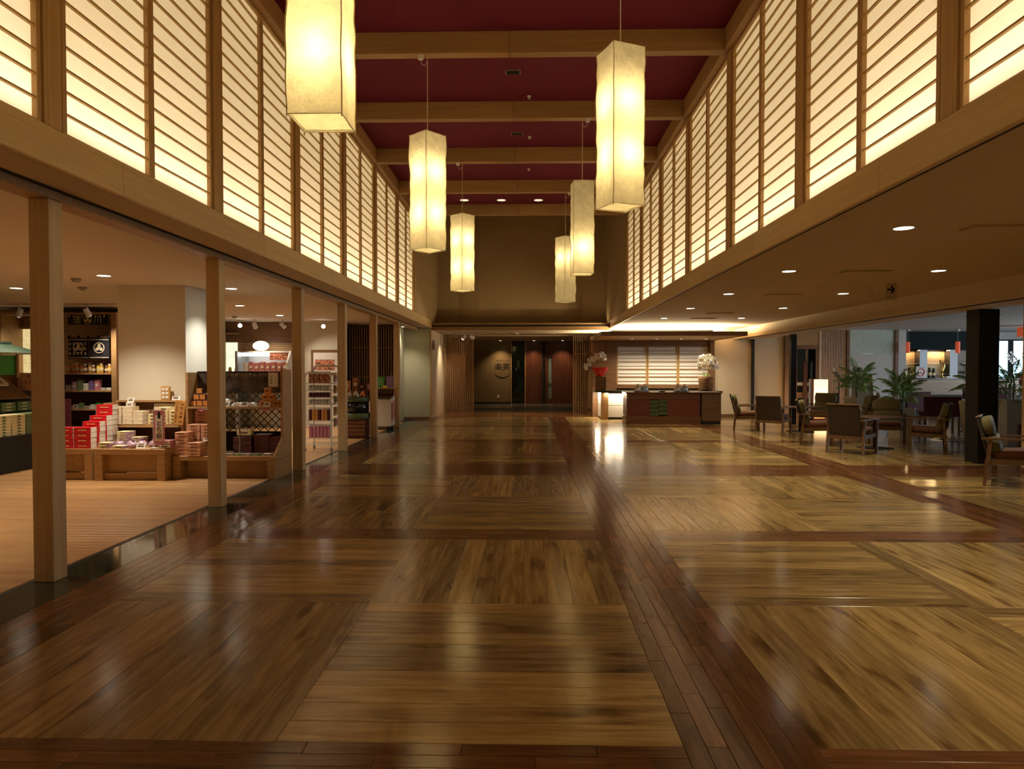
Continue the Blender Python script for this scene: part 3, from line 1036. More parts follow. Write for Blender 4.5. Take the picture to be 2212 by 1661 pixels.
# trees outside the cafe window
for k, (x, y, r, h) in enumerate(((14.9, 25.5, .9, 2.0), (16.6, 27.0, 1.3, 2.4))):
    t = T('garden_tree', ('leafy garden tree seen low through the cafe window', 'taller garden tree at the right of the cafe window')[k], 'tree', (x, y, -.1))
    MB().cyl((0, 0, 0), (0, 0, h * .6), .06, .04, 8).build('trunk', 'furn_dark', t)
    for j in range(6):
        m = MB()
        rr = random.Random(j + k * 9)
        c_ = Vector((rr.uniform(-.6, .6) * r, rr.uniform(-.5, .5) * r, h * .5 + rr.uniform(0, .5) * h))
        for q in range(110):
            dv = Vector((rr.gauss(0, 1), rr.gauss(0, 1), rr.gauss(0, 1))).normalized() * r * .55 * rr.random() ** .4
            a, b = Vector((rr.gauss(0, 1), rr.gauss(0, 1), rr.gauss(0, 1))).normalized() * .1, Vector((rr.gauss(0, 1), rr.gauss(0, 1), rr.gauss(0, 1))).normalized() * .05
            p = c_ + dv
            m.add([p - a, p + b, p + a, p - b], [(0, 1, 2, 3)])
        m.build('foliage', 'leaf', t)
part('ground', 'garden_ground', None, (8, 23.3, -.2, 40, 45, -.12), (17.2, -7, -.2, 40, 23.3, -.12))['kind'] = 'structure'

# ------------------------------------------------------------------ downlights and ceiling vents
def downlight(x, y, z, power, label, group, r=.075, mat='downlight', color=(1.0, .84, .56), angle=110, trim='white_metal'):
    t = T('downlight', label, 'downlight', (x, y, z), 0, group)
    MB().lathe([(r + .016, 0), (r + .016, -.006), (r + .002, -.006), (r, 0)], 24).build('trim_ring', trim, t)
    MB().cyl((0, 0, -.003), (0, 0, -.001), r, n=24).build('lens', mat, t)
    if power:
        l = bpy.data.lights.new('downlight_beam', 'SPOT')
        l.energy = power
        l.color = color
        l.spot_size = R(angle)
        l.spot_blend = .8
        l.shadow_soft_size = .06
        o = bpy.data.objects.new('downlight_beam', l)
        o.location = (0, 0, -.012)
        COL.objects.link(o)
        o.parent = t
    return t


k = 0
for row, xx in (('hall-side', 3.12), ('cafe-side', 4.885)):
    for i, yy in enumerate((5.78, 8.28, 10.74, 13.24, 15.8, 3.28, .78, -2.0)):
        if xx > 4 and i == 0: continue
        far = i < 5
        downlight(xx, yy, ZS + .005, (95, 95, 95, 95, 110, 95, 95, 95)[i], ('round recessed downlight in the lounge ceiling, %s of the %s row' % (ORD[i - (xx > 4)], row)) if far else 'lounge downlight out of frame near the camera, %s of the %s row' % (ORD[i - 5], row), 'lounge ceiling downlights')
for i, (x, y) in enumerate(((-1.465, 15.70), (-.617, 15.72), (.231, 15.74))):
    downlight(x, y, ZC, 40, ('left', 'middle', 'right')[i] + ' one of three dim downlights by the far end of the red ceiling', 'red ceiling downlights', .10, angle=60, mat= 'downlight_hall', trim='chrome')
for i, (x, y) in enumerate(((-1.065, 26.1), (.212, 26.1), (1.312, 26.1))):
    downlight(x, y, 2.5, 80, ('left', 'middle', 'right')[i] + ' small downlight in the dark vestibule ceiling', 'vestibule downlights', .05, angle=105, color=(1., .72, .38))
for i, (x, y) in enumerate(((-.35, 21.0), (-.33, 21.5), (.72, 21.0), (.80, 21.3), (-2.4, 22.75))):
    downlight(x, y, 2.523 if i < 4 else 2.5, 45, ('pinhole downlight in the entrance soffit, %s from the left' % ORD[i]) if i < 4 else 'small downlight behind the left slat screen', 'entrance pinhole downlights', .022, angle=120, color=(1., .76, .44))
sd = [(-5.24, 8.336, 'above the souvenir tables'), (-4.25, 9.709, 'beside the white pillar'), (-5.237, 12.309, 'in the middle of the shop'), (-5.32, 14.53, 'in front of the chilled cabinet'), (-7.29, 9.58, 'above the dark counter of green boxes'), (-5.3, 5.2, 'over the empty shop floor'), (-7.3, 5.2, 'over the near left shop floor'), (-3.38, 18.5, 'at the far passage wall'), (-5.3, 2.0, 'out of frame near the camera'), (-5.3, -1.5, 'out of frame behind the camera')]
for x, y, w_ in sd:
    special = {'beside the white pillar': (110, (.95, .97, .90)), 'at the far passage wall': (70, SHOPW), 'above the dark counter of green boxes': (110, SHOPW)}.get(w_, (210, SHOPW))
    downlight(x, y, 2.56, special[0], 'round downlight in the shop ceiling ' + w_, 'shop ceiling downlights', color=special[1])
for i, (x, y) in enumerate(((3.905, 5.78), (4.05, 8.33), (4.0, 10.87), (4.01, 14.43), (4.04, 15.87))):
    t = T('ceiling_vent', 'flat rectangular vent in the lounge ceiling, %s from the camera' % ORD[i], 'vent', (x, y, ZS + .005), 0, 'lounge ceiling vents')
    part('rim', 'lounge_ceiling', t, (-.27, -.10, -.012, .27, -.08, 0), (-.27, .08, -.012, .27, .10, 0), (-.27, -.08, -.012, -.25, .08, 0), (.25, -.08, -.012, .27, .08, 0))
    part('plate', 'lounge_ceiling', t, (-.235, -.065, -.014, .235, .065, -.004), c=.003)
for i, (x, y) in enumerate(((-.2, 8.99), (-.185, 11.31))):
    t = T('ceiling_vent', ('nearer', 'farther')[i] + ' small grey grille in the red ceiling between beams', 'vent', (x, y, ZC), 0, 'red ceiling grilles')
    part('rim', 'vent_grey', t, (-.10, -.06, -.01, .10, .06, 0))
    for q in range(5):
        part('louvre', 'black', t, (-.085, -.05 + q * .021, -.014, .085, -.038 + q * .021, -.01))
for i, (x, y) in enumerate(((.011, 9.78), (.02, 11.47), (.007, 13.3))):
    t = T('sprinkler_head', 'tiny white sprinkler head in the red ceiling, %s from the camera' % ORD[i], 'sprinkler', (x, y, ZC), 0, 'red ceiling sprinklers')
    MB().lathe([(.03, 0), (.03, -.008), (.012, -.012), (.012, -.03), (.02, -.034), (.02, -.038)], 12).build('body', 'white_metal', t)
for i, (x, y, z, w_) in enumerate(((-5.78, 8.62, 2.56, 'above the souvenir tables'), (-6.28, 9.5, 2.56, 'left of the white pillar'), (-6.4, 14.76, 2.56, 'near the bright track bulb'))):
    t = T('smoke_detector', 'round smoke detector on the shop ceiling ' + w_, 'detector', (x, y, z), 0, 'shop smoke detectors')
    MB().lathe([(.06, 0), (.06, -.015), (.045, -.03), (.03, -.045), (.005, -.048)], 16).build('body', 'vent_grey', t)

# hanging arrow sign in the lounge
t = T('arrow_sign', 'pale hanging sign with a black arrow pointing right under the lounge ceiling', 'sign', (5.0, 9.57, 2.36))
part('board', 'panel_pale', t, (-.078, -.012, 0, .078, .012, .218), c=.003)
MB().prism([(-.055, .128), (.012, .128), (-.012, .09), (.018, .09), (.052, .14), (.018, .19), (-.012, .19), (.012, .152), (-.055, .152)], -.015, -.0125, 'y').build('arrow', 'black', t)
marks(t, 'black', -.03, -.0125, .045, .05, .03, 2)

# ------------------------------------------------------------------ reception
t = T('reception_canopy', 'brown wooden canopy over the reception with a bright cove light on top', 'canopy', (3.69, 19.0, 2.26))
for _x, _y in ((.29, -.4), (.29, 1.0)):
    part('light_batten', 'white_metal', t, (_x - 1.45, _y - .06, .051, _x + 1.45, _y + .06, .095))
part('light_batten', 'white_metal', t, (-1.77, .7, .051, -1.65, 1.4, .095))  # fitting for the added left tube
part('slab', 'frame', t, (-1.81, -1.6, 0, 1.81, 1.45, .05), c=.004)
part('edge_board', 'furn_dark', t, (-1.81, -1.63, -.01, 1.81, -1.601, .10))
part('edge_board', 'furn_dark', t, (-1.84, -1.63, -.01, -1.811, 1.45, .10))
part('edge_board', 'furn_dark', t, (1.811, -1.63, -.01, 1.84, 1.45, .10))
for i, x in enumerate((2.93, 3.62, 4.31, 5.0)):
    downlight(x, 19.35, 2.26, 95, 'small canopy downlight above the reception screens, %s from the left' % ORD[i], 'canopy downlights', .035, color=(1., .85, .62), angle=150)
wc = S('wall_alcove', (3.9, 20.45, 0))
part('panelling', 'furn_dark', wc, (-1.95, .06, 0, 1.6, .12, 2.3))
part('left_pier', 'furn_dark', wc, (-1.62, -.15, 0, -1.28, .06, 2.26), c=.004)
part('right_pier', 'furn_dark', wc, (1.46, -.15, 0, 1.60, .06, 2.26), c=.004)
part('header', 'furn_dark', wc, (-1.28, -.10, 2.10, 1.46, .06, 2.26))
part('sill', 'furn_dark', wc, (-1.28, -.12, .84, 1.46, .06, .955))
part('side_wall', 'furn_dark', wc, (-1.99, -.15, 0, -1.62, .06, 2.26))
for i in range(3):
    x0, x1 = -1.265 + i * .91, -1.265 + (i + 1) * .91 - .012
    t = T('reception_screen', 'pale horizontal-slat paper screen behind the reception desk, %s one' % ('left', 'middle', 'right')[i], 'screen', (3.9 + (x0 + x1) / 2, 20.40, .957), 0, 'screens behind the reception')
    w = x1 - x0
    part('stile', 'frame', t, (-w / 2, -.02, 0, -w / 2 + .035, .02, 1.14))
    part('stile', 'frame', t, (w / 2 - .035, -.02, 0, w / 2, .02, 1.14))
    part('paper', 'screen_paper', t, (-w / 2 + .035, .004, .0, w / 2 - .035, .012, 1.14))
    for j in range(10):
        z = .09 + j * .112
        part('lattice_bar', 'furn', t, (-w / 2 + .035, -.012, z, w / 2 - .035, .002, z + .014))
        if j % 2: part('lattice_bar', 'furn', t, (-w / 2 + .035, -.012, z + .026, w / 2 - .035, .002, z + .04))

# stone counter with light tucked under its dark top
t = T('stone_counter', 'lit pale stone counter under a dark green stone top', 'counter', (3.7, 19.75, 0))
part('worktop', 'dark_green', t, (-1.78, -.65, .755, 1.7, .25, .80), c=.004)
part('stone_panel', 'stone_pale', t, (-1.66, -.52, .42, -1.60, .25, .74))
part('stone_panel', 'stone_pale', t, (-1.66, -.52, .06, -1.60, .25, .41))
part('corner_post', 'furn', t, (-1.66, -.60, .0, -1.46, -.525, .755))
for x0 in (-1.455, -.56, .35):
    part('stone_panel', 'stone_pale', t, (x0, -.55, .40, x0 + .89, -.50, .74))
    part('stone_panel', 'stone_pale', t, (x0, -.55, .06, x0 + .89, -.50, .39))
part('carcass', 'black', t, (-1.6, -.50, 0, 1.65, .25, .754))
area_light('counter_strip', (2.6, 19.13, .748), (R(-18), 0, 0), .9, .03, 14, (1., .86, .62))
area_light('counter_strip', (1.99, 19.65, .748), (0, R(-20), 0), .03, .9, 14, (1., .86, .62))

t = T('reception_desk', 'long dark red-brown wooden reception desk with green drawers', 'desk', (3.45, 17.85, 0))
part('desktop', 'desk_wood', t, (-.96, -.37, .785, .94, .37, .82), c=.004)
part('apron', 'desk_wood', t, (-.93, -.345, .64, .93, .34, .784))
part('front_panel', 'desk_panel', t, (-.93, -.34, .20, -.34, .34, .637))
part('front_panel', 'desk_panel', t, (.10, -.34, .20, .93, .34, .637))
part('drawer_case', 'black', t, (-.34, -.32, .20, .10, .3, .637))
part('plinth', 'desk_wood', t, (-.95, -.352, 0, .95, .35, .185))
part('ledge', 'brass', t, (-.95, -.354, .186, .95, -.345, .196))
for cidx, x0 in enumerate((-.335, -.115)):
    for j in range(4):
        z = .21 + j * .105 + (.0 if cidx == 0 else .03)
        d = part('drawer', 'drawer_green', t, (x0, -.352, z, x0 + .21, -.30, min(z + .088, .63)), c=.003)
        MB().box(x0 + .02, -.358, z + .04, x0 + .19, -.3525, z + .046).build('pull', 'black', d)
t = T('side_cabinet', 'striped brown cabinet closing the right end of the reception desk', 'cabinet', (4.68, 17.9, 0))
part('body', 'furn_stripe', t, (-.245, -.36, .08, .245, .36, .785))
part('top', 'desk_wood', t, (-.27, -.39, .786, .27, .37, .82), c=.004)
part('plinth', 'black', t, (-.24, -.35, 0, .24, .36, .08))


def dispenser(x, y, z, lab):
    t = T('tea_caddy_set', lab, 'canister set', (x, y, z), 0, 'canister sets on the desk')
    MB().lathe([(.20, 0), (.21, .006), (.21, .016), (.18, .016)], 24).build('tray', 'desk_wood', t)
    for s_, m_ in ((-.09, 'white_metal'), (.09, 'blue_glass')):
        b = MB().lathe([(.075, .017), (.08, .03), (.08, .125), (.075, .13)], 20, (s_, 0, 0)).build('canister', m_, t, smooth=True)
        MB().lathe([(.10, .131), (.10, .15), (.02, .152)], 20, (s_, 0, 0)).build('lid', 'paulownia', b)
        MB().lathe([(.036, .153), (.036, .20), (.03, .205)], 14, (s_, 0, 0)).build('knob', 'paulownia', b)
    for q in range(3):
        MB().lathe([(.012, .017), (.012, .03), (.004, .034)], 10, (-.02 + q * .04, -.12, 0)).build('cup', 'white_metal', t)


dispenser(2.93, 17.72, .82, 'wooden-lidded canister pair on the left of the reception desk')
dispenser(3.95, 17.72, .82, 'wooden-lidded canister pair near the desk end by the orchid')
t = T('round_tray', 'small round dark tray between the two canister pairs', 'tray', (3.46, 17.72, .82))
MB().lathe([(.08, 0), (.085, .03), (.08, .035), (.07, .03)], 20).build('bowl', 'desk_wood', t)

# ------------------------------------------------------------------ the souvenir shop
DEFS.update({
    'red_card': plain((.62, .02, .03), .35, var=.08),
    'white_card': plain((.74, .70, .64), .5, var=.03),
    'cream_card': plain((.78, .66, .38), .5, var=.04),
    'pale_card': plain((.74, .62, .46), .5, var=.04),
    'salmon_card': plain((.68, .36, .22), .5, var=.05),
    'orange_card': plain((.62, .26, .06), .5, var=.12),
    'maroon_card': plain((.10, .018, .022), .4, var=.15),
    'pink_card': plain((.55, .20, .24), .45, var=.15, scale=60),
    'green_card': plain((.16, .22, .10), .5, var=.2, scale=40),
    'green_bright': plain((.05, .28, .03), .5, var=.1),
    'purple_card': plain((.20, .12, .28), .5, var=.1),
    'yellow_card': plain((.75, .55, .05), .5, var=.1),
    'roof_green': plain((.03, .055, .035), .6, var=.2),
    'navy_cloth': plain((.012, .010, .018), .85, var=.2, scale=60),
    'gold_ink': plain((.55, .45, .14), .6, var=.1),
    'cream_ink': plain((.62, .54, .38), .7, var=.1),
    'brown_ink': plain((.12, .05, .03), .7, var=.1),
    'gold_ink_red': plain((.75, .42, .20), .5, var=.1),
    'lilac_film': plain((.42, .26, .34), .2, var=.3, scale=30, spec=.6),
    'clear_film': plain((.55, .52, .46), .15, var=.3, scale=40, spec=.7),
    'orange_jar': plain((.80, .22, .03), .15, var=.15, spec=.6),
    'amber_jar': plain((.55, .30, .05), .15, var=.15, spec=.6),
    'brown_jar': plain((.20, .08, .05), .15, var=.15, spec=.6),
    'photo_print': plain((.07, .055, .05), .4, var=.6, scale=7),
    'wood_tag': wood((.62, .33, .09), (.50, .25, .06), .5, None, (18, 18, 1)),
    'niche_glow': glow((.86, .95, .66), .75),
    'fridge_glow': glow((.92, .97, 1.0), 3.2),
    'lamp_glow': glow((1.0, .95, .86), 1.6),
    'food_print': plain((.42, .16, .09), .5, var=.5, scale=22),
    'drum_green': plain((.09, .13, .06), .4, var=.15),
    'smoke_glass': glass((.35, .4, .4), .03),
})


def carton(name, label, cat, x, y, z, w, d, h, body, face=None, ink=None, rz=0., group=None, band=None):
    """a small carton: body, lid line, printed face"""
    t = T(name, label, cat, (x, y, z), rz, group)
    part('body', body, t, (-w / 2, -d / 2, 0, w / 2, d / 2, h * .70), c=.002)
    part('lid', body, t, (-w / 2 - .001, -d / 2 - .001, h * .71, w / 2 + .001, d / 2 + .001, h - .001), c=.002)
    if face: part('label', face, t, (-w * .45, -d / 2 - .003, h * .12, w * .45, -d / 2 - .0015, h * .9))
    if ink: part('print', ink, t, (-w * .25, -d / 2 - .0045, h * .38, w * .25, -d / 2 - .0032, h * .6))
    if band == 'ends':
        part('end_panel', 'white_card', t, (w / 2 + .0012, -d / 2, .002, w / 2 + .003, d / 2, h - .002))
        part('end_panel', 'white_card', t, (-w / 2 - .003, -d / 2, .002, -w / 2 - .0012, d / 2, h - .002))
    elif band: part('band', band, t, (w * .25, -d / 2 - .003, .002, w / 2 + .003, d / 2 + .003, h - .002))
    return t


def podium(label, x0, x1, y0, y1, h, doors=2):
    t = T('display_podium', label, 'podium', ((x0 + x1) / 2, (y0 + y1) / 2, 0), 0, 'low wooden podiums of the shop')
    w, d = (x1 - x0) / 2, (y1 - y0) / 2
    part('top', 'furn', t, (-w, -d, h - .07, w, d, h), c=.004)
    part('side', 'furn', t, (-w, -d, 0, -w + .10, d, h - .071), c=.004)
    part('side', 'furn', t, (w - .10, -d, 0, w, d, h - .071), c=.004)
    iw = (2 * w - .2) / doors
    for k in range(doors):
        a = -w + .1 + k * iw
        part('door', 'furn', t, (a + .001, -d + .10, .095, a + iw - .001, -d + .12, h - .072))
    part('plinth', 'furn', t, (-w + .1, -d + .06, 0, w - .1, -d + .08, .09))
    return t


podium('low wooden podium with doors carrying cream boxes and the upright banner', -5.455, -4.555, 8.43, 8.97, .40)
podium('low wooden podium carrying the stacked red boxes', -6.10, -5.50, 8.46, 9.0, .40)
# display shelf behind, against the pillar
t = T('display_shelf', 'two-level wooden display shelf standing against the white pillar', 'shelf', (-5.13, 9.185, 0))
part('side', 'furn', t, (-.56, -.18, 0, -.52, .18, .95))
part('side', 'furn', t, (.49, -.18, 0, .53, .18, .95))
part('shelf_board', 'furn', t, (-.52, -.18, .625, .49, .18, .665))
part('back', 'furn_dark', t, (-.52, .165, 0, .49, .18, .95))
part('top_ledge', 'furn', t, (-.56, .10, .951, .53, .18, .975))
part('back_panel', 'pale_card', t, (-.05, .14, .68, .47, .16, .93))

# red boxes in a rising heap
lay_ = [(-5.78, 8.55, 5, 'front left'), (-5.66, 8.55, 0, '')]
def red_stack(x, y, n, where, z0=.401, w=.215, d=.12, h=.066):
    for k in range(n):
        carton('red_gift_box', 'red and white gift box, %s from the bottom of the %s stack' % (ORD[k], where), 'box', x + rnd.uniform(-.006, .006), y, z0 + k * (h + .001), w, d, h, 'red_card', None, 'gold_ink_red', rnd.uniform(-.02, .02), 'red gift boxes', 'ends')


red_stack(-5.86, 8.54, 4, 'front left')
red_stack(-5.635, 8.54, 4, 'front right')
red_stack(-5.60, 8.665, 5, 'second-row')
red_stack(-5.585, 8.79, 6, 'third-row')
red_stack(-5.585, 8.915, 8, 'rearmost red')

# cream boxes on the podium and shelf
def stack(name, lab, cat, x, y, z, n, w, d, h, body, face, ink, group, band=None):
    for k in range(n):
        carton(name, '%s, %s from the bottom' % (lab, ORD[k]) if n > 1 else lab, cat, x, y, z + k * (h + .001), w, d, h, body, face, ink, rnd.uniform(-.03, .03), group, band)


stack('cream_sweet_box', 'cream box in the five-high podium stack', 'box', -5.43 + .14, 8.85, .401, 5, .15, .16, .037, 'cream_card', None, 'brown_ink', 'cream boxes on the podium', 'lilac_film')
stack('cream_sweet_box', 'cream box in the three-high podium stack', 'box', -5.13, 8.88, .401, 3, .14, .14, .037, 'cream_card', None, 'brown_ink', 'cream boxes on the podium', 'lilac_film')
stack('cream_sweet_box', 'cream box in the pair at the podium corner', 'box', -5.36, 8.54, .401, 2, .14, .13, .037, 'cream_card', None, 'brown_ink', 'cream boxes on the podium', 'lilac_film')
stack('cream_sweet_box', 'single cream box lying flat at the front of the podium', 'box', -5.17, 8.53, .401, 1, .14, .13, .037, 'cream_card', None, 'brown_ink', 'cream boxes on the podium', 'lilac_film')
for i, (x, c_) in enumerate(((-5.51, 4), (-5.36, 4), (-5.22, 3))):
    stack('pale_sweet_box', 'plain pale box in the shelf left group, %s column' % ORD[i], 'box', x + .0, 9.08, .666, c_, .135, .16, .058, 'pale_card', None, None, 'pale boxes on the shelf')
for i, (x, c_) in enumerate(((-5.02, 3), (-4.88, 5), (-4.74, 4))):
    stack('pale_sweet_box', 'dotted pale box in the shelf right group, %s column' % ORD[i], 'box', x, 9.08, .666, c_, .13, .14, .045, 'cream_card', None, 'brown_ink', 'pale boxes on the shelf')
stack('white_carton', 'white carton standing upright on the tallest pale boxes', 'box', -5.36, 9.08, .905, 1, .10, .06, .05, 'white_card', None, 'brown_ink', None)
t = T('sample_box', 'upright sample box showing six cakes on the shelf ledge', 'sample box', (-5.0, 9.30, .976))
part('tray', 'wood_tag', t, (-.06, -.012, 0, .06, .02, .19))
for q in range(6):
    part('cake', 'white_card', t, (-.045 + (q % 2) * .05, -.02, .02 + (q // 2) * .055, -.005 + (q % 2) * .05, -.0125, .06 + (q // 2) * .055), c=.003)


def price_card(x, y, z, label, w=.09, h=.06, rz=0.):
    t = T('price_card', label, 'price card', (x, y, z), rz, 'price cards in the shop')
    MB().hexa([(-w / 2, 0, 0), (w / 2, 0, 0), (w / 2, .004, 0), (-w / 2, .004, 0), (-w / 2, .03, h), (w / 2, .03, h), (w / 2, .034, h), (-w / 2, .034, h)]).build('card', 'white_card', t)
    for q in range(2):
        MB().hexa([(-w * .35, .011 + q * .012 - .003, h * (.35 + .3 * q)), (w * .3, .011 + q * .012 - .003, h * (.35 + .3 * q)), (w * .3, .014 + q * .012 - .003, h * (.35 + .3 * q) + .012), (-w * .35, .014 + q * .012 - .003, h * (.35 + .3 * q) + .012),
                   (-w * .35, .010 + q * .012 - .003, h * (.35 + .3 * q)), (w * .3, .010 + q * .012 - .003, h * (.35 + .3 * q)), (w * .3, .013 + q * .012 - .003, h * (.35 + .3 * q) + .012), (-w * .35, .013 + q * .012 - .003, h * (.35 + .3 * q) + .012)]).build('print', 'brown_ink', t)


price_card(-4.90, 8.50, .401, 'white price card at the front of the podium by the banner', .12, .07)
price_card(-4.86, 9.29, .976, 'white price card beside the six-cake sample box', .11, .055)
price_card(-5.35, 9.05, .957, 'white price card on the tallest column of pale boxes')


def bag(x, y, z, r, h, mat, label, group, seed):
    """soft gathered packet"""
    t = T('wrapped_packet', label, 'packet', (x, y, z), rnd.uniform(0, 3), group)
    m = MB()
    n = 14
    prof = [(.75, 0), (1.0, .12), (1.05, .35), (.85, .6), (.4, .78), (.22, .84), (.42, 1.0)]
    for pr, pz in prof:
        for k in range(n):
            a = 2 * PI * k / n
            q = r * pr * (1 + .16 * noise.noise(Vector((math.cos(a) * 2, math.sin(a) * 2, pz * 4 + seed))))
            m.v.append((q * math.cos(a), q * math.sin(a), h * pz))
    for i in range(len(prof) - 1):
        for k in range(n):
            m.f.append((i * n + k, i * n + (k + 1) % n, (i + 1) * n + (k + 1) % n, (i + 1) * n + k))
    m.f.append(tuple(range(n))[::-1])
    m.build('pouch', mat, t, smooth=True)
    MB().lathe([(r * .24, h * .80), (r * .30, h * .83), (r * .24, h * .86)], 10).build('tie', 'pink_card', t)


for i, (x, y, r) in enumerate(((-5.13, 8.70, .062), (-4.985, 8.69, .062), (-4.84, 8.70, .062), (-5.02, 8.545, .06), (-4.72, 8.74, .055), (-5.27, 8.68, .058), (-4.85, 8.87, .065))):
    bag(x, y, .401, r, r * 1.7, 'lilac_film', 'lilac gathered sweet packet on the podium, %s from the left' % ORD[(1, 3, 5, 2, 6, 0, 4)[i]], 'lilac packets on the podium', i)
stack('pink_sweet_box', 'pink box in the pair under the banner', 'box', -4.60, 8.575, .401, 2, .15, .12, .05, 'pink_card', 'white_card', 'brown_ink', 'pink boxes')
# upright banner
t = T('banner_stand', 'small upright banner with black brush lettering and pink border', 'banner', (-4.72, 8.475, .401))
MB().lathe([(.045, 0), (.045, .012), (.012, .02)], 16).build('foot', 'white_metal', t)
MB().cyl((0, 0, .01), (0, 0, .50), .005, n=8).build('pole', 'white_metal', t)
part('cloth', 'pink_card', t, (.008, -.003, .06, .145, 0, .485))
part('white_field', 'white_card', t, (.030, -.0045, .10, .122, -.0032, .42))
part('black_tab', 'black', t, (.060, -.006, .385, .092, -.0047, .465))
text('lettering', 'とち餅', .082, 'black', t, (.076, -.006, .235), vertical=True, spacing=1.0)
# wooden price board leaning at the shelf end
t = T('wooden_tag_board', 'orange-brown wooden board with a vertical line of writing', 'sign', (-4.66, 8.96, .665))
part('board', 'wood_tag', t, (-.065, -.01, 0, .075, .005, .33), c=.003)
marks(t, 'brown_ink', .03, -.011, .165, .05, .28, 5, True)
marks(t, 'brown_ink', -.035, -.011, .165, .03, .28, 9, True)
t.rotation_euler = (0, R(8), 0)

# cabinet C
t = T('shop_cabinet', 'open wooden display cabinet at the column with lattice back and framed header', 'cabinet', (-3.88, 8.9, 0))
part('top', 'furn', t, (-.66, -.31, .235, .66, .31, .295), c=.004)
part('side_foot', 'furn', t, (-.66, -.31, 0, -.56, .31, .234))
part('side_foot', 'furn', t, (.56, -.31, 0, .66, .31, .234))
part('recess_panel', 'furn', t, (-.56, -.16, 0, .56, -.14, .234))
MB().prism([(-.31, .296), (.31, .296), (.31, 1.40), (-.02, 1.40), (-.02, .50)], .63, .66, 'x').build('side_panel', 'furn', t)
part('side_panel', 'furn', t, (-.64, .0, .296, -.61, .31, 1.36))
part('shelf_board', 'furn', t, (-.61, -.02, .885, .63, .31, .91))
part('header_board', 'photo_print', t, (-.61, .27, 1.08, .63, .29, 1.37))
part('header_frame', 'black', t, (-.61, .262, 1.355, .63, .269, 1.375))
part('back_lower', 'black', t, (-.61, .30, .296, .63, .31, .56))
text('lettering', 'グループのオリジナルコーナー', .062, 'cream_ink', t, (.02, .265, 1.325))
MB().cyl((.44, .255, 1.27), (.44, .262, 1.27), .055, n=20).build('medallion', 'gold_ink', t)
MB().cyl((.10, -.05, .296), (.10, -.05, .884), .012, n=10).build('metal_post', 'steel', t)
lat = MB()
zz0, zz1 = .56, 1.10
for q in range(-6, 16):
    a = -.61 + q * .105
    for s_ in (1, -1):
        p = []
        x0, x1 = (a, a + (zz1 - zz0)) if s_ > 0 else (a + (zz1 - zz0), a)
        # clip
        pts = [(x0, zz0), (x1, zz1)]
        def clip(p0, p1):
            (ax, az), (bx_, bz) = p0, p1
            lo, hi = -.61, .63
            ts = sorted([(lo - ax) / (bx_ - ax), (hi - ax) / (bx_ - ax)])
            t0, t1 = max(0, ts[0]), min(1, ts[1])
            if t1 <= t0: return None
            return (ax + (bx_ - ax) * t0, az + (bz - az) * t0), (ax + (bx_ - ax) * t1, az + (bz - az) * t1)
        c_ = clip(*pts)
        if c_:
            (ax, az), (bx_, bz) = c_
            lat.tube([(ax, .295 + .006 * s_, az), (bx_, .295 + .006 * s_, bz)], .006, 4)
lat.build('lattice', 'black', t)
# goods in the cabinet
for i in range(3):
    for k in range(3 - i):
        carton('orange_cracker_box', 'small orange box at the left shelf end, row %s, %s from the left' % (('one', 'two', 'three')[i], ORD[k]), 'box', -4.44 + (k + i * .5) * .082, 8.98, .911 + i * .082, .078, .07, .08, 'maroon_card', 'orange_card', None, 0, 'orange boxes in the cabinet')
        carton('orange_cracker_box', 'small orange box below the notice, row %s, %s from the left' % (('one', 'two', 'three')[i], ORD[k]), 'box', -3.51 + (k + i * .35) * .086, 8.98, .911 + i * .082, .082, .07, .08, 'orange_card', None, 'maroon_card', 0, 'orange boxes in the cabinet')
for i, (x, w_) in enumerate(((-4.05, .22), (-3.85, .2), (-3.66, .16))):
    for k in range(2 - (i > 0)):
        t = T('rice_cracker_bag', 'flat bag of crackers on the cabinet shelf, %s from the left%s' % (ORD[i], ', upper one' if k else ''), 'bag', (x, 9.0, .911 + k * .05), 0, 'cracker bags in the cabinet')
        m = MB()
        for a in range(9):
            for b in range(7):
                u, v = a / 8 - .5, b / 6 - .5
                hh = .05 * max(0, (1 - (2 * u) ** 4)) * max(0, (1 - (2 * v) ** 4)) + .004
                m.v.append((u * w_, v * .16, hh))
        for a in range(8):
            for b in range(6):
                m.f.append((a * 7 + b, (a + 1) * 7 + b, (a + 1) * 7 + b + 1, a * 7 + b + 1))
        m.build('pouch', 'clear_film', t, smooth=True)
        part('label', 'white_card', t, (-.03, -.088, .006, .04, -.086, .045))
price_card(-3.98, 8.89, .911, 'price card on the cabinet shelf left of centre')
price_card(-3.74, 8.89, .911, 'price card in the middle of the cabinet shelf')
price_card(-3.44, 8.89, .911, 'price card before the orange boxes under the notice')
for i, x in enumerate((-4.30, -3.45)):
    t = T('shelf_pennant', ('left', 'right')[i] + ' dark pink triangular pennant hanging from the cabinet shelf', 'pennant', (x, 8.874, .884), 0, 'cabinet pennants')
    MB().prism([(-.07, 0), (.07, 0), (0, -.045)], 0, .003, 'y').build('cloth', 'pink_card', t)
    part('hem', 'maroon_card', t, (-.07, -.002, -.004, .07, 0, .0))
t = T('framed_notice', 'white notice in a dark frame at the top right of the cabinet', 'notice', (-3.36, 8.93, 1.16))
part('frame', 'furn_dark', t, (-.075, -.006, 0, .075, .01, .21), c=.003)
part('sheet', 'white_card', t, (-.062, -.009, .014, .062, -.0065, .196))
marks(t, 'black', -.025, -.0095, .105, .03, .13, 3, True)
marks(t, 'orange_card', .028, -.0095, .08, .03, .08, 2, True)
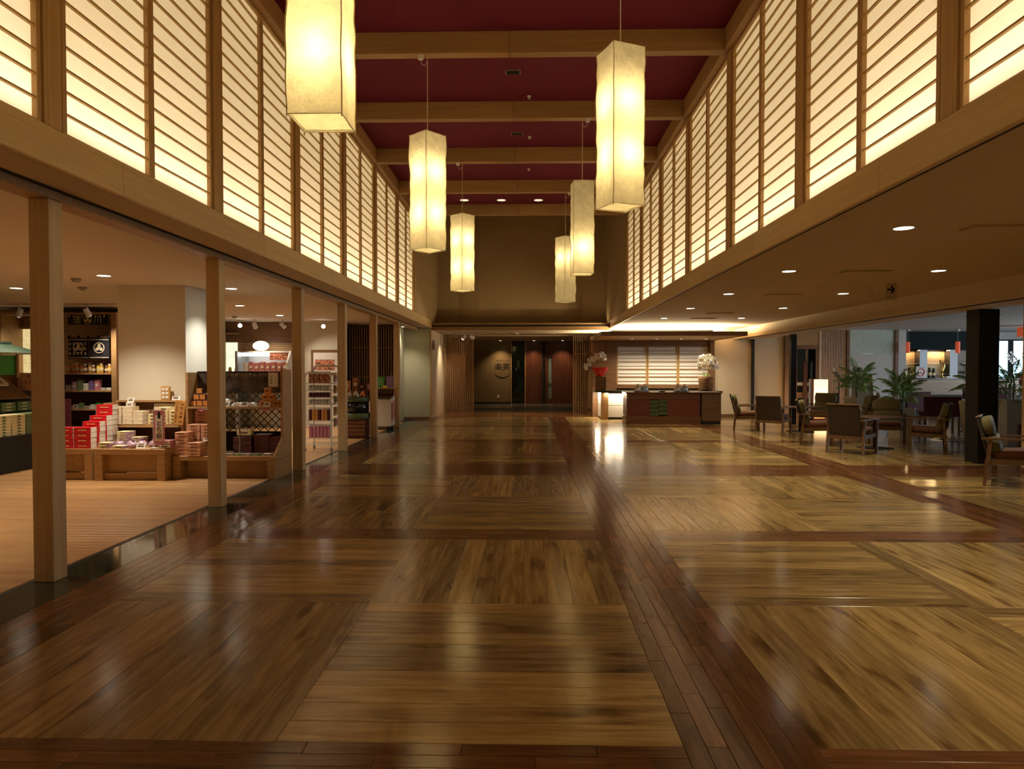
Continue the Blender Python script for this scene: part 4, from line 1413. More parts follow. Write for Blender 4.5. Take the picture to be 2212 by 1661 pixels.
for i, (x, y, n) in enumerate(((-4.44, 8.70, 7), (-4.26, 8.66, 4), (-4.36, 8.86, 9), (-4.18, 8.86, 9))):
    stack('salmon_biscuit_box', 'salmon-pink biscuit box, %s column' % ('left front', 'low front', 'left rear', 'right rear')[i], 'box', x, y, .296, n, .165, .16, .042, 'salmon_card', None, 'brown_ink', 'salmon boxes in the cabinet')
stack('salmon_biscuit_box', 'salmon-pink biscuit box in the tall rear stack', 'box', -4.37, 9.08, .296, 13, .17, .13, .042, 'salmon_card', None, 'brown_ink', 'salmon boxes in the cabinet')
price_card(-4.18, 8.76, .47, 'white card resting against the salmon boxes')
for i, x in enumerate((-3.78, -3.52, -3.34)):
    stack('dark_sweet_box', 'dark maroon box, %s cabinet column' % ORD[i], 'box', x, 9.02, .296, (6, 7, 6)[i], (.24, .2, .14)[i], .2, .034, 'maroon_card', None, 'brown_ink', 'dark boxes in the cabinet')
carton('tan_sample_box', 'tan sample box lying open on top of the dark boxes', 'box', -3.76, 8.98, .53, .19, .10, .07, 'cream_card', None, 'brown_ink')
for i, (x, m_) in enumerate(((-3.86, 'clear_film'), (-3.74, 'green_card'), (-3.62, 'clear_film'), (-3.50, 'green_card'), (-3.36, 'white_card'))):
    carton('flat_pack', 'flat pack on the cabinet base front edge, %s from the left' % ORD[i], 'packet', x, 8.72, .296, .11, .12, .022, m_, None, 'white_card' if i % 2 else 'brown_ink', rnd.uniform(-.15, .15), 'flat packs in the cabinet')

# wall shelf with the noren curtain
t = T('wall_shelf_unit', 'tall wooden shelf unit along the back wall under the crest curtain', 'shelf unit', (-8.3, 12.75, 0))
part('side', 'furn', t, (.56, -.25, 0, .66, .30, 2.46), c=.004)
part('side', 'furn', t, (-1.6, -.25, 0, -1.5, .30, 2.46), c=.004)
part('back', 'furn', t, (-1.5, .28, 1.3, .56, .30, 2.46))
part('dark_back', 'maroon_card', t, (-1.5, .26, .0, .56, .28, 1.3))
for z in (.33, .665, 1.01, 1.335):
    part('shelf_board', 'furn', t, (-1.5, -.27, z - .03, .56, .26, z), c=.003)
part('top_board', 'furn', t, (-1.5, -.25, 2.42, .56, .28, 2.46))


def crest(parent, x, y, z, r, mat, bgm):
    MB().tube([(x + r * math.cos(a), y, z + r * math.sin(a)) for a in [2 * PI * k / 24 for k in range(24)]], r * .10, 5, True).build('crest_ring', mat, parent)
    for q in range(3):
        a = PI / 2 + q * 2 * PI / 3
        cx_, cz_ = x + r * .42 * math.cos(a), z + r * .42 * math.sin(a)
        leaf = []
        for k in range(14):
            b = 2 * PI * k / 14
            rr = r * .36 * (1 + .12 * math.cos(2 * (b - a)))
            leaf.append((cx_ + rr * math.cos(b), cz_ + rr * math.sin(b)))
        MB().prism(leaf, y - .002, y + .002, 'y').build('crest_leaf', mat, parent)


t = T('crest_panel', 'dark valance with gold crest and two large gold characters', 'banner', (-8.165, 12.492, 2.235))
part('cloth', 'navy_cloth', t, (-.375, 0, 0, .375, .006, .18))
crest(t, .0, -.004, .088, .072, 'gold_ink', None)
text('lettering', '徳', .16, 'gold_ink', t, (-.20, -.003, .08))
text('lettering', '川', .16, 'gold_ink', t, (.19, -.003, .08))
for q in range(9):
    part('motif', 'cream_ink', t, (-.36 + q * .082, -.003, .135, -.33 + q * .082, -.001, .165))
t = T('noren_curtain', 'black shop curtain with two round three-leaf crests', 'curtain', (-8.165, 12.515, 1.60))
for x in (-.39, .39):
    MB().cyl((x, 0, .40), (x, 0, .822), .003, n=6).build('hanging_cord', 'furn_dark', t)
MB().cyl((-.40, 0, .40), (.40, 0, .40), .009, n=8).build('rod', 'furn_dark', t)
for i, x0 in enumerate((-.385, .005)):
    m = MB()
    for a in range(13):
        for b in range(2):
            m.v.append((x0 + .38 * a / 12, .006 * math.sin(a * 1.3), b * .385))
    for a in range(12):
        m.f.append((a * 2, (a + 1) * 2, (a + 1) * 2 + 1, a * 2 + 1))
    m.build('cloth_panel', 'navy_cloth', t)
    part('wave_band', 'cream_ink', t, (x0 + .01, -.010, .015, x0 + .37, -.008, .03), (x0 + .01, -.010, .345, x0 + .37, -.008, .36))
    for q in range(5 if i == 0 else 0):
        for w_ in range(3):
            part('motif', 'cream_ink', t, (x0 + .02 + q * .072, -.010, .07 + w_ * .09, x0 + .05 + q * .072, -.008, .12 + w_ * .09))
crest(t, -.19, -.014, .20, .095, 'cream_ink', None)
crest(t, .20, -.014, .20, .095, 'cream_ink', None)
for x in (-.37, -.19, 0, .19, .37):
    part('loop', 'navy_cloth', t, (x - .022, -.012, .37, x + .022, .012, .43))


def jar(x, y, z, r, h, mat, label, group, cap='white_card'):
    t = T('souvenir_jar', label, 'jar', (x, y, z), 0, group)
    MB().lathe([(r * .9, 0), (r, .01), (r, h * .72), (r * .7, h * .82), (r * .7, h * .84)], 10).build('body', mat, t, smooth=True)
    MB().lathe([(r * .76, h * .85), (r * .76, h), (r * .6, h)], 10).build('cap', cap, t)
    MB().lathe([(r * 1.02, h * .25), (r * 1.02, h * .55)], 10).build('label', 'cream_card', t)


cols = ['orange_jar'] * 4 + ['brown_jar', 'amber_jar', 'brown_jar', 'yellow_card', 'amber_jar', 'brown_jar', 'amber_jar']
for i, c_ in enumerate(cols):
    jar(-8.62 + i * .078, 12.62 + .03 * (i % 2), 1.336, .034, .15 + .02 * (i % 3), c_, 'jar on the top shelf of the wall unit, %s from the left' % ORD[i], 'jars on the top wall shelf')
g2 = ['clear_film', 'lilac_film', 'green_card', 'white_card', 'purple_card', 'pink_card', 'clear_film', 'white_card']
for i, c_ in enumerate(g2):
    h = (.10, .16, .2, .13, .18, .2, .05, .05)[i]
    carton('souvenir_box', 'assorted gift box on the second wall shelf, %s from the left' % ORD[i], 'box', -8.60 + i * .11, 12.60, 1.011, .085, .09, h, c_, None, 'white_card' if i % 2 else None, rnd.uniform(-.2, .2), 'goods on the second wall shelf')
g3 = ['pink_card', 'clear_film', 'green_card', 'clear_film', 'white_card', 'green_bright', 'pale_card', 'white_card']
for i, c_ in enumerate(g3):
    carton('souvenir_packet', 'small packet on the third wall shelf, %s from the left' % ORD[i], 'packet', -8.58 + i * .11, 12.60, .666, .085, .09, .05 + .03 * (i % 3), c_, None, 'brown_ink' if i % 2 else None, rnd.uniform(-.2, .2), 'goods on the third wall shelf')
# lit glass niche at the left
t = T('lit_niche', 'pale lit glass display niche in the left back wall', 'display niche', (-9.80, 12.95, 1.0))
part('back_glass', 'niche_glow', t, (-.28, .08, 0, .45, .10, 1.18))
part('frame', 'furn', t, (-.34, 0, -.02, -.28, .12, 1.22), (-.28, 0, 1.18, .45, .12, 1.22))
part('mullion', 'white_metal', t, (-.04, .06, 0, -.035, .079, 1.18))
part('bottom_ledge', 'furn', t, (-.34, -.1, -.04, .5, .12, -.02))
part('leaflet', 'cream_card', t, (.30, 0, -.019, .44, .012, .26))

# dark counter with green boxes, roofed sample stand on top
t = T('dark_gondola', 'black stepped shop counter filled with green boxes', 'gondola', (-7.45, 9.5, 0))
part('base', 'black', t, (-.45, -.95, 0, .45, .75, .49))
part('step', 'black', t, (-.45, -.95, .49, .10, .75, .80))
part('step', 'black', t, (-.45, -.95, .80, -.08, .75, 1.08))
part('side_board', 'maroon_card', t, (-.45, .751, 0, .46, .78, .95))
MB().hexa([(-.08, -.95, 1.02), (.12, -.95, .98), (.12, .4, .98), (-.08, .4, 1.02), (-.38, -.95, 1.30), (-.36, -.95, 1.33), (-.36, .4, 1.33), (-.38, .4, 1.30)]).build('sloped_board', 'furn_dark', t)
gm = 0
for i, y in enumerate((8.75, 9.02, 9.29, 9.56, 9.83, 10.09)):
    n = 7 if i < 5 else 2
    for k in range(n):
        t = T('tea_box', ('olive tea box' if i not in (1, 2) else 'cream tea box') + ' on the dark counter, %s column, %s from the bottom' % (ORD[i], ORD[k]), 'box', (-7.19, y, .491 + k * .041), 0, 'green boxes on the dark counter')
        part('body', 'green_card' if i not in (1, 2) else 'cream_card', t, (-.13, -.12, 0, .13, .12, .039), c=.002)
        MB().prism([(-.05, .004), (.05, .004), (0, .034)], .1305, .132, 'x').build('print', 'drum_green' if i not in (1, 2) else 'green_card', t)
for i, y in enumerate((8.9, 9.2, 9.5, 9.8, 10.08)):
    for k in range(3 if i < 4 else 2):
        t = T('tea_box', ('small green box' if i < 4 else 'small orange-brown box') + ' on the upper step, %s column, %s from the bottom' % (ORD[i], ORD[k]), 'box', (-7.44, y, .801 + k * .045), 0, 'boxes on the upper counter step')
        part('body', 'green_card' if i < 4 else 'orange_card', t, (-.08, -.13, 0, .08, .13, .043), c=.002)
        part('print', 'cream_ink', t, (.0805, -.05, .012, .082, .05, .03))
for i, y in enumerate((8.95, 9.25, 9.55)):
    t = T('leaflet_tray', 'tilted tray of printed packets on the sloped board, %s from the front' % ORD[i], 'tray', (-7.55, y, 1.19), 0, 'tilted trays on the sloped board')
    MB().hexa([(.04, -.13, -.03), (.06, -.13, .0), (.06, .13, 0.), (.04, .13, -.03), (-.22, -.13, .17), (-.20, -.13, .20), (-.20, .13, .20), (-.22, .13, .17)]).build('tray', 'white_card', t)
    for q in range(3):
        MB().hexa([(.05, -.11 + q * .075, .006), (.055, -.11 + q * .075, .012), (.055, -.05 + q * .075, .012), (.05, -.05 + q * .075, .006), (-.19, -.11 + q * .075, .198), (-.185, -.11 + q * .075, .204), (-.185, -.05 + q * .075, .204), (-.19, -.05 + q * .075, .198)]).build('packet', ('green_card', 'food_print', 'pale_card')[q], t)
t = T('roofed_stand', 'miniature stall with a green tiled roof and green cloth on the counter', 'display stand', (-7.72, 9.72, 1.30))
MB().hexa([(-.55, -.5, .34), (.42, -.5, .34), (.42, .45, .34), (-.55, .45, .34), (-.12, -.2, .48), (.05, -.2, .48), (.05, .2, .48), (-.12, .2, .48)]).build('roof', 'roof_green', t)
part('ridge', 'roof_green', t, (-.15, -.22, .48, .08, .22, .51))
part('eave', 'white_card', t, (-.53, -.48, .325, .40, .43, .339))
part('cloth', 'green_bright', t, (.10, -.40, .02, .12, .26, .31))
for y in (-.4, .22):
    part('stand_post', 'furn', t, (.13, y, -.02, .16, y + .03, .325))
t = T('handwritten_sign', 'pink handwritten sign with large brush kana on the dark counter', 'sign', (-7.50, 10.15, 1.081))
m = MB().box(-.20, -.006, 0, .16, .006, .27)
m.build('board', 'salmon_card', t)
text('lettering', 'くんせい卵', .064, 'black', t, (-.02, -.0075, .12))
text('lettering', '那須の', .055, 'brown_ink', t, (.0, -.0075, .215))
t.rotation_euler = (R(-8), 0, R(12))


# chilled cabinet and lit niche at the rear wall
t = T('chilled_cabinet', 'white chilled cabinet with a bright tube at the shop rear', 'chilled cabinet', (-6.25, 16.15, 0))
part('body', 'steel', t, (-.62, -.30, 0, -.56, .38, 1.83))
part('back', 'white_card', t, (-.56, .34, 0, .62, .38, 1.83))
MB().prism([(-.30, .0), (.38, 0), (.38, 1.83), (-.05, 1.83), (-.30, 1.55)], .58, .62, 'x').build('side', 'white_card', t)
part('top', 'white_card', t, (-.62, -.05, 1.80, .62, .38, 1.84))
part('light_tube', 'fridge_glow', t, (-.54, -.02, 1.72, .10, .06, 1.80))
part('sign_arch', 'food_print', t, (.1, -.04, 1.62, .58, -.02, 1.80))
for z in (1.34, 1.0, .6):
    part('shelf', 'white_metal', t, (-.56, -.26, z - .02, .58, .34, z))
for i in range(8):
    carton('chilled_pack', 'pink chilled food pack on the cabinet top shelf, %s from the left' % ORD[i], 'packet', -6.68 + i * .135, 16.0, 1.341, .11, .08, .22 + .02 * (i % 2), 'white_card' if i < 1 else 'pink_card', 'food_print' if i else None, 'white_card', 0, 'packs in the chilled cabinet')
t = T('oval_sign_lamp', 'white oval illuminated sign above the chilled cabinet', 'sign lamp', (-6.36, 16.12, 1.92))
m = MB()
m.prism([(.185 * math.cos(2 * PI * k / 28), .115 * math.sin(2 * PI * k / 28)) for k in range(28)], -.03, .03, 'y')
m.build('disc', 'lamp_glow', t)
marks(t, 'salmon_card', 0, -.0305, .02, .2, .05, 4)
part('bracket', 'white_metal', t, (-.01, -.01, -.12, .01, .01, -.08))
t.location.z = 1.96
t = T('lit_niche', 'bright lit glass niche left of the chilled cabinet', 'display niche', (-7.22, 16.5, 1.32))
part('back_glass', 'niche_glow', t, (-.17, .06, 0, .16, .08, .94))
part('glass_shelf', 'shelf_glass', t, (-.17, -.08, .40, .16, .059, .41))
part('frame', 'furn', t, (-.17, -.1, -.03, .16, .08, 0), (-.17, -.1, .94, .16, .08, .97))
jar(-7.26, 16.47, 1.321, .04, .14, 'yellow_card', 'yellow jar in the lit rear niche', 'niche jars')
jar(-7.12, 16.47, 1.321, .03, .12, 'green_card', 'green jar in the lit rear niche', 'niche jars')
t = T('framed_poster', 'framed food poster on the beige rear wall', 'poster', (-4.94, 16.58, 1.30))
part('frame', 'furn_dark', t, (-.36, -.03, 0, .37, .01, .58), c=.004)
part('print', 'food_print', t, (-.26, -.036, .08, .22, -.031, .34))
part('mount', 'white_card', t, (-.30, -.035, .02, .32, -.0305, .51))

# white wire rack with hanging packets
t = T('wire_rack', 'tall white wire rack on casters hung with snack packets', 'rack', (-3.56, 11.72, 0), R(-4))
for x, y in ((-.23, -.2), (.23, -.2), (-.23, .2), (.23, .2)):
    MB().tube([(x, y, .07), (x, y, 1.30)], .015, 8).build('upright', 'white_metal', t)
    MB().lathe([(.005, 0), (.022, .008), (.022, .045), (.01, .07)], 10, (x, y, 0)).build('caster', 'vent_grey', t)
for y in (-.2, .2):
    zt = 1.34 if y < 0 else 1.46
    MB().tube([(-.23, y, 1.29), (-.23, y, zt - .06), (-.20, y, zt - .01), (-.17, y, zt), (.17, y, zt), (.20, y, zt - .01), (.23, y, zt - .06), (.23, y, 1.29)], .015, 8).build('top_bow', 'white_metal', t)
for z in (.12, .22, .52, .80, .92, 1.04, 1.16):
    m = MB()
    for q in range(9):
        m.tube([(-.22 + q * .055, -.19, z), (-.22 + q * .055, .19, z)], .003, 4)
    m.tube([(-.23, -.2, z), (.23, -.2, z)], .006, 6).tube([(-.23, .2, z), (.23, .2, z)], .006, 6).tube([(-.23, -.2, z), (-.23, .2, z)], .006, 6).tube([(.23, -.2, z), (.23, .2, z)], .006, 6)
    m.build('wire_shelf', 'white_metal', t)
for i, m_ in enumerate(('pink_card', 'orange_card', 'green_card', 'orange_card', 'pink_card')):
    part('side_card', 'white_card', t, (.243, -.13, .42 + i * .19, .246, .13, .57 + i * .19))
    part('side_print', m_, t, (.2465, -.09, .46 + i * .19, .248, .09, .54 + i * .19))
rows = [(.225, 6, 'pink_card', .24, 'bottom'), (.525, 7, 'orange_card', .22, 'second lowest'), (.803, 7, 'clear_film', .09, 'third lowest'), (.923, 7, 'maroon_card', .09, 'middle'), (1.043, 7, 'clear_film', .09, 'second highest'), (1.163, 4, 'food_print', .20, 'top')]
for z, n, m_, h, nm in rows:
    for q in range(n):
        x = -3.56 - .19 + .38 * (q + .5) / n
        t = T('snack_packet', 'snack packet in the %s row of the white wire rack, %s from the left' % (nm, ORD[q]), 'packet', (x, 11.60, z + .005), 0, 'packets on the wire rack')
        mm = m_ if not (m_ == 'orange_card' and q % 3 == 0) else 'maroon_card'
        w = .38 / n * .44
        part('pouch', mm, t, (-w, -.045, 0, w, .03, h * .84), c=.008)
        part('header_card', 'white_card', t, (-w, -.012, h * .85, w, -.006, h))

# green drum stand with sweets
t = T('drum_stand', 'round green drum with a dark middle standing on a red base', 'display stand', (-3.56, 14.0, 0))
part('base', 'maroon_card', t, (-.24, -.22, .02, .24, .22, .38), c=.004)
for q in range(4):
    part('base_slat', 'furn_dark', t, (-.245, -.228, .06 + q * .08, .245, -.221, .11 + q * .08))
MB().lathe([(.26, .381), (.29, .40), (.29, .50), (.27, .51)], 24).build('lower_ring', 'drum_green', t, smooth=True)
MB().lathe([(.265, .511), (.265, .74)], 24).build('drum', 'black_gloss', t, smooth=True)
MB().lathe([(.27, .741), (.29, .75), (.29, .83), (.25, .84)], 24).build('upper_ring', 'drum_green', t, smooth=True)
for i, (x, y, m_) in enumerate(((-3.74, 13.94, 'orange_jar'), (-3.635, 13.84, 'clear_film'), (-3.50, 13.83, 'clear_film'), (-3.39, 13.94, 'orange_jar'), (-3.565, 14.0, 'amber_jar'), (-3.44, 14.10, 'orange_jar'))):
    bag(x, y, .841, .048, .12, m_, 'shiny sweet packet on the green drum, %s from the left' % ORD[(0, 1, 3, 5, 2, 4)[i]], 'sweets on the drum', 40 + i)
for i, (x, w_, h, m_) in enumerate(((-3.82, .1, .2, 'orange_card'), (-3.66, .11, .26, 'food_print'), (-3.52, .1, .16, 'maroon_card'), (-3.36, .13, .14, 'pink_card'))):
    carton('display_card', ('orange card box', 'patterned tall pack', 'maroon box', 'pink box')[i] + ' standing behind the green drum', 'box', x, 14.40, .96, w_, .06, h, m_, None, 'white_card', 0, 'packs behind the drum')
t = T('back_table', 'dark narrow table behind the green drum stand', 'table', (-3.6, 14.42, 0))
part('top', 'furn_dark', t, (-.34, -.12, .93, .34, .12, .958))
for x in (-.32, .29):
    for y in (-.1, .07):
        part('leg', 'furn_dark', t, (x, y, 0, x + .03, y + .03, .929))
t = T('pink_streamer', 'thin pink upright streamer beside the fifth column', 'banner', (-3.30, 14.35, .959))
part('cloth', 'pink_card', t, (-.02, 0, .0, .025, .004, .42))
MB().cyl((-.024, .002, 0), (-.024, .002, .44), .004, n=6).build('pole', 'white_metal', t)

# ice cream freezer and the wooden shelf with bags behind it
t = T('ice_freezer', 'white ice cream freezer on casters with a glass lid', 'freezer', (-3.36, 16.05, 0))
MB().prism([(-.26, .08), (.24, .08), (.24, .78), (-.26, .70)], -.34, .16, 'x').build('body', 'white_metal', t)
MB().prism([(-.26, .701), (.24, .781), (.24, .80), (-.26, .72)], -.34, .16, 'x').build('lid_frame', 'steel', t)
MB().prism([(-.22, .722), (.20, .792), (.20, .81), (-.22, .74)], -.30, .12, 'x').build('glass_lid', 'smoke_glass', t)
part('poster', 'food_print', t, (.161, -.20, .18, .164, .0, .62))
part('poster', 'pink_card', t, (.161, .03, .25, .164, .20, .66))
for x in (-.28, .1):
    for y in (-.2, .18):
        MB().lathe([(.005, 0), (.03, .01), (.03, .05), (.012, .079)], 10, (x, y, 0)).build('caster', 'black', t)
t = T('wooden_stand', 'wooden stand with bags beside the last column', 'stand', (-3.36, 16.62, 0))
part('top', 'furn', t, (-.42, -.20, .93, .16, .20, .96), c=.003)
for x in (-.41, .11):
    part('side', 'furn', t, (x, -.2, 0, x + .04, .2, .929))
for i, (x, m_, h) in enumerate(((-3.60, 'green_card', .26), (-3.36, 'purple_card', .27))):
    t = T('paper_bag', ('green', 'purple')[i] + ' paper bag with pale lines on the wooden stand', 'bag', (x, 16.58, .961), 0, 'paper bags on the stand')
    MB().hexa([(-.09, -.05, 0), (.09, -.05, 0), (.09, .05, 0), (-.09, .05, 0), (-.10, -.03, h), (.10, -.03, h), (.10, .03, h), (-.10, .03, h)]).build('body', 'green_bright' if i == 0 else m_, t)
    for q in range(3):
        part('print', 'cream_ink', t, (-.05, -.054 + .003 * q, .08 + q * .055, .05, -.051 + .003 * q, .088 + q * .055))
    if i: MB().tube([(-.05, 0, h), (-.03, 0, h + .18), (0, 0, h + .22), (.03, 0, h + .18), (.05, 0, h)], .004, 6).build('handle', 'black', t)
carton('yellow_packet', 'small yellow packet in front of the paper bags', 'packet', -3.47, 16.47, .961, .10, .05, .05, 'yellow_card')

# track spotlights
def spot(x, y, z, aim, lit, label, power=0):
    t = T('track_spotlight', label, 'spotlight', (x, y, z), 0, 'track spotlights')
    MB().cyl((0, 0, 0), (0, 0, -.09), .008, n=8).build('stem', 'white_metal', t)
    a = Vector(aim).normalized()
    c_ = Vector((0, 0, -.13))
    MB().cyl(c_ - a * .07, c_ + a * .07, .045, .05, n=16).build('can', 'white_metal', t)
    MB().cyl(c_ + a * .0705, c_ + a * .075, .042, n=16).build('lens', 'spot_lens' if lit else 'downlight_hall', t)
    part('mount', 'white_metal', t, (-.03, -.02, -.012, .03, .02, 0))
    if power:
        l = bpy.data.lights.new('spot_beam', 'SPOT')
        l.energy = power
        l.color = SHOPW
        l.spot_size = R(95)
        l.spot_blend = .9
        l.shadow_soft_size = .04
        o = bpy.data.objects.new('spot_beam', l)
        o.location = c_ + a * .09
        o.rotation_euler = a.to_track_quat('-Z', 'Y').to_euler()
        COL.objects.link(o)
        o.parent = t


spot(-9.0, 11.9, 2.535, (-.5, .3, -.8), True, 'white track spotlight aimed left near the lit niche', 40)
spot(-7.75, 11.85, 2.535, (.25, .5, -.9), False, 'white track spotlight in front of the crest curtain', 70)
spot(-6.35, 15.75, 2.555, (.2, .4, -.9), False, 'white track spotlight above the oval sign, left one', 40)
spot(-5.70, 15.75, 2.555, (.6, .3, -.7), False, 'white track spotlight above the chilled cabinet, right one', 40)
spot(-6.70, 15.75, 2.555, (.37, -.9, -.12), True, 'dazzling track spotlight facing the hall', 0)
spot(-4.85, 16.1, 2.555, (.2, -.95, -.12), True, 'bright round spotlight over the framed poster', 0)
t = T('lighting_track', 'white lighting track on the shop ceiling along the left back wall', 'lighting track', (-8.9, 11.87, 2.556))
part('rail', 'white_metal', t, (-1.6, -.017, -.02, 1.6, .017, .004))
part('feed_box', 'white_metal', t, (1.6, -.02, -.024, 1.68, .02, .004))
spot(-1.98, 21.0, 2.522, (-.6, .15, -.9), True, 'small twin-head spotlight left head in the entrance soffit', 60)
spot(-1.74, 21.1, 2.522, (.8, .4, -.3), False, 'small twin-head spotlight right head in the entrance soffit', 0)

# ------------------------------------------------------------------ lounge armchairs and tables
DEFS.update({
    'olive_fabric': plain((.17, .145, .06), .9, var=.12, scale=120, bump=.15, sheen=.2),
    'rust_fabric': plain((.17, .066, .035), .9, var=.12, scale=120, bump=.15, sheen=.2),
    'back_fabric': plain((.05, .033, .018), .9, var=.15, scale=120, bump=.15, sheen=.2),
    'maroon_fabric': plain((.085, .015, .016), .8, var=.1, scale=80),
    'table_white': plain((.62, .60, .56), .3, var=.03),
    'planter_white': plain((.62, .58, .48), .5, var=.03),
    'soil': plain((.05, .035, .02), .95, var=.3),
    'palm_leaf': plain((.24, .42, .085), .4, var=.35, scale=10, spec=.5),
    'palm_tip': plain((.30, .34, .12), .45, var=.2, scale=10),
    'palm_stem': plain((.16, .22, .06), .5, var=.2),
    'petal': plain((.82, .78, .72), .5, var=.05),
    'petal_core': plain((.62, .42, .16), .5, var=.1),
    'basket': plain((.23, .11, .035), .7, var=.35, scale=40, bump=.4),
    'red_wrap': plain((.55, .02, .015), .4, var=.2),
    'lamp_paper': paper((.9, .85, .74), (1.0, .70, .40), .75),
    'orange_wood': wood((.50, .17, .05), (.40, .12, .03), .5, None, (18, 18, .8), bump=0),
    'red_shade': glow((.55, .09, .035), .35),
    'board_black': plain((.03, .03, .028), .6, var=.2),
    'magazine': plain((.60, .52, .50), .4, var=.4, scale=14),
    'pink_wrap': plain((.50, .12, .22), .4, var=.3),
})


def rounded(w, d, h, n=6, e=3.2):
    """soft cushion of half sizes w, d, h"""
    m = MB()
    lat_, lon = 8, 20
    def se(c_, p): return math.copysign(abs(c_) ** p, c_)
    for i in range(lat_ + 1):
        th = -PI / 2 + PI * i / lat_
        for k in range(lon):
            ph = 2 * PI * k / lon
            m.v.append((w * se(math.cos(th), .35) * se(math.cos(ph), .3), d * se(math.cos(th), .35) * se(math.sin(ph), .3), h * se(math.sin(th), .6)))
    for i in range(lat_):
        for k in range(lon):
            m.f.append((i * lon + k, i * lon + (k + 1) % lon, (i + 1) * lon + (k + 1) % lon, (i + 1) * lon + k))
    return m


def make_chair():
    # faces +y, origin on the floor under the seat
    t = T('lounge_armchair', 'x', 'armchair', (0, 0, 0), 0, 'lounge armchairs')
    W, D = .29, .27
    for s in (-1, 1):
        x = s * W
        MB().hexa([(x - .018, .235, 0), (x + .018, .235, 0), (x + .018, .275, 0), (x - .018, .275, 0), (x - .02, .225, .56), (x + .02, .225, .56), (x + .02, .27, .56), (x - .02, .27, .56)]).build('leg', 'chair_wood', t)
        MB().hexa([(x - .018, -.30, 0), (x + .018, -.30, 0), (x + .018, -.262, 0), (x - .018, -.262, 0), (x - .02, -.25, .56), (x + .02, -.25, .56), (x + .02, -.205, .56), (x - .02, -.205, .56)]).build('leg', 'chair_wood', t)
        MB().hexa([(x - .03, -.32, .555), (x + .03, -.32, .555), (x + .034, .30, .565), (x - .034, .30, .565), (x - .03, -.32, .578), (x + .03, -.32, .578), (x + .034, .30, .588), (x - .034, .30, .588)]).build('armrest', 'chair_wood', t)
        MB().hexa([(x - .012, -.27, .26), (x + .012, -.27, .26), (x + .012, .24, .28), (x - .012, .24, .28), (x - .012, -.27, .32), (x + .012, -.27, .32), (x + .012, .24, .34), (x - .012, .24, .34)]).build('side_rail', 'chair_wood', t)
    part('front_rail', 'chair_wood', t, (-W + .02, .236, .28, W - .02, .258, .34))
    part('rear_rail', 'chair_wood', t, (-W + .02, -.285, .24, W - .02, -.262, .30))
    rounded(.255, .245, .055).xf(Matrix.Translation((0, .01, .385)) @ Matrix.Rotation(R(3), 4, 'X')).build('seat_cushion', 'rust_fabric', t, smooth=True)
    # reclined back: shell behind, two cushions in front
    B = Matrix.Translation((0, -.215, .33)) @ Matrix.Rotation(R(14), 4, 'X')
    MB().cbox(-.262, -.045, -.06, .262, -.012, .505, c=.008).xf(B).build('back_shell', 'back_fabric', t)
    MB().cbox(-.266, -.05, .506, .266, -.004, .522, c=.004).xf(B).build('top_rail', 'chair_wood', t)
    rounded(.25, .055, .115).xf(B @ Matrix.Translation((0, .045, .385))).build('head_cushion', 'olive_fabric', t, smooth=True)
    rounded(.25, .062, .125).xf(B @ Matrix.Translation((0, .055, .155))).build('back_cushion', 'olive_fabric', t, smooth=True)
    return t


proto = make_chair()
spots_ = [  # x, y, facing dx, dy, label
    (5.46, 11.62, .74, .66, 'armchair with its broad back to the camera, in the centre of the lounge'),
    (5.06, 15.92, .96, -.28, 'armchair nearest the reception wall, turned to the right'),
    (5.38, 15.10, .62, .78, 'armchair seen from behind, just right of the one by the reception wall'),
    (5.42, 12.92, .93, -.37, 'armchair seen in profile behind the central back-turned one, facing right'),
    (6.74, 12.98, -.45, -.89, 'armchair facing the camera between the easel board and the black column'),
    (6.80, 11.80, -.88, .47, 'armchair turned left with its back to the tall white planter'),
    (5.90, 8.40, .80, -.60, 'large near armchair cut by the right edge of the picture'),
    (6.98, 16.35, -.62, -.78, 'armchair facing the camera in front of the glowing floor lamp'),
    (7.22, 15.2, -.96, .2, 'armchair half hidden beside the easel board, facing left'),
]
for i, (x, y, dx, dy_, lab) in enumerate(spots_):
    o = proto if i == 0 else copy_tree(proto)
    o.location = (x, y, 0)
    o.rotation_euler = (0, 0, math.atan2(dy_, dx) - PI / 2)
    o['label'] = lab


def side_table(x, y, lab, r=.34):
    t = T('pedestal_table', lab, 'table', (x, y, 0), .4, 'lounge pedestal tables')
    part('top', 'chair_wood', t, (-r, -r, .545, r, r, .57), c=.005)
    MB().cyl((0, 0, .015), (0, 0, .544), .035, n=14).build('column', 'black', t, smooth=True)
    part('foot', 'black', t, (-.21, -.21, 0, .21, .21, .015), c=.004)


side_table(6.12, 15.48, 'square pedestal table among the chairs by the reception wall')
side_table(6.17, 12.27, 'square pedestal table in the central chair group')

# maroon cafe chairs and white tables further back
def cafe_chair(x, y, rz, lab, w=.25, h=.88):
    t = T('cafe_chair', lab, 'chair', (x, y, 0), rz, 'maroon cafe chairs')
    rounded(w, .24, .05).xf(Matrix.Translation((0, 0, .43))).build('seat', 'maroon_fabric', t, smooth=True)
    MB().cbox(-w, -.29, .40, w, -.22, h, c=.02).build('backrest', 'maroon_fabric', t)
    part('top_trim', 'furn_dark', t, (-w - .005, -.295, h + .001, w + .005, -.215, h + .025), c=.004)
    for sx in (-1, 1):
        for sy in (-1, 1):
            part('leg', 'furn_dark', t, (sx * (w - .04) - .02, sy * .2 - .02, 0, sx * (w - .04) + .02, sy * .2 + .02, .385))


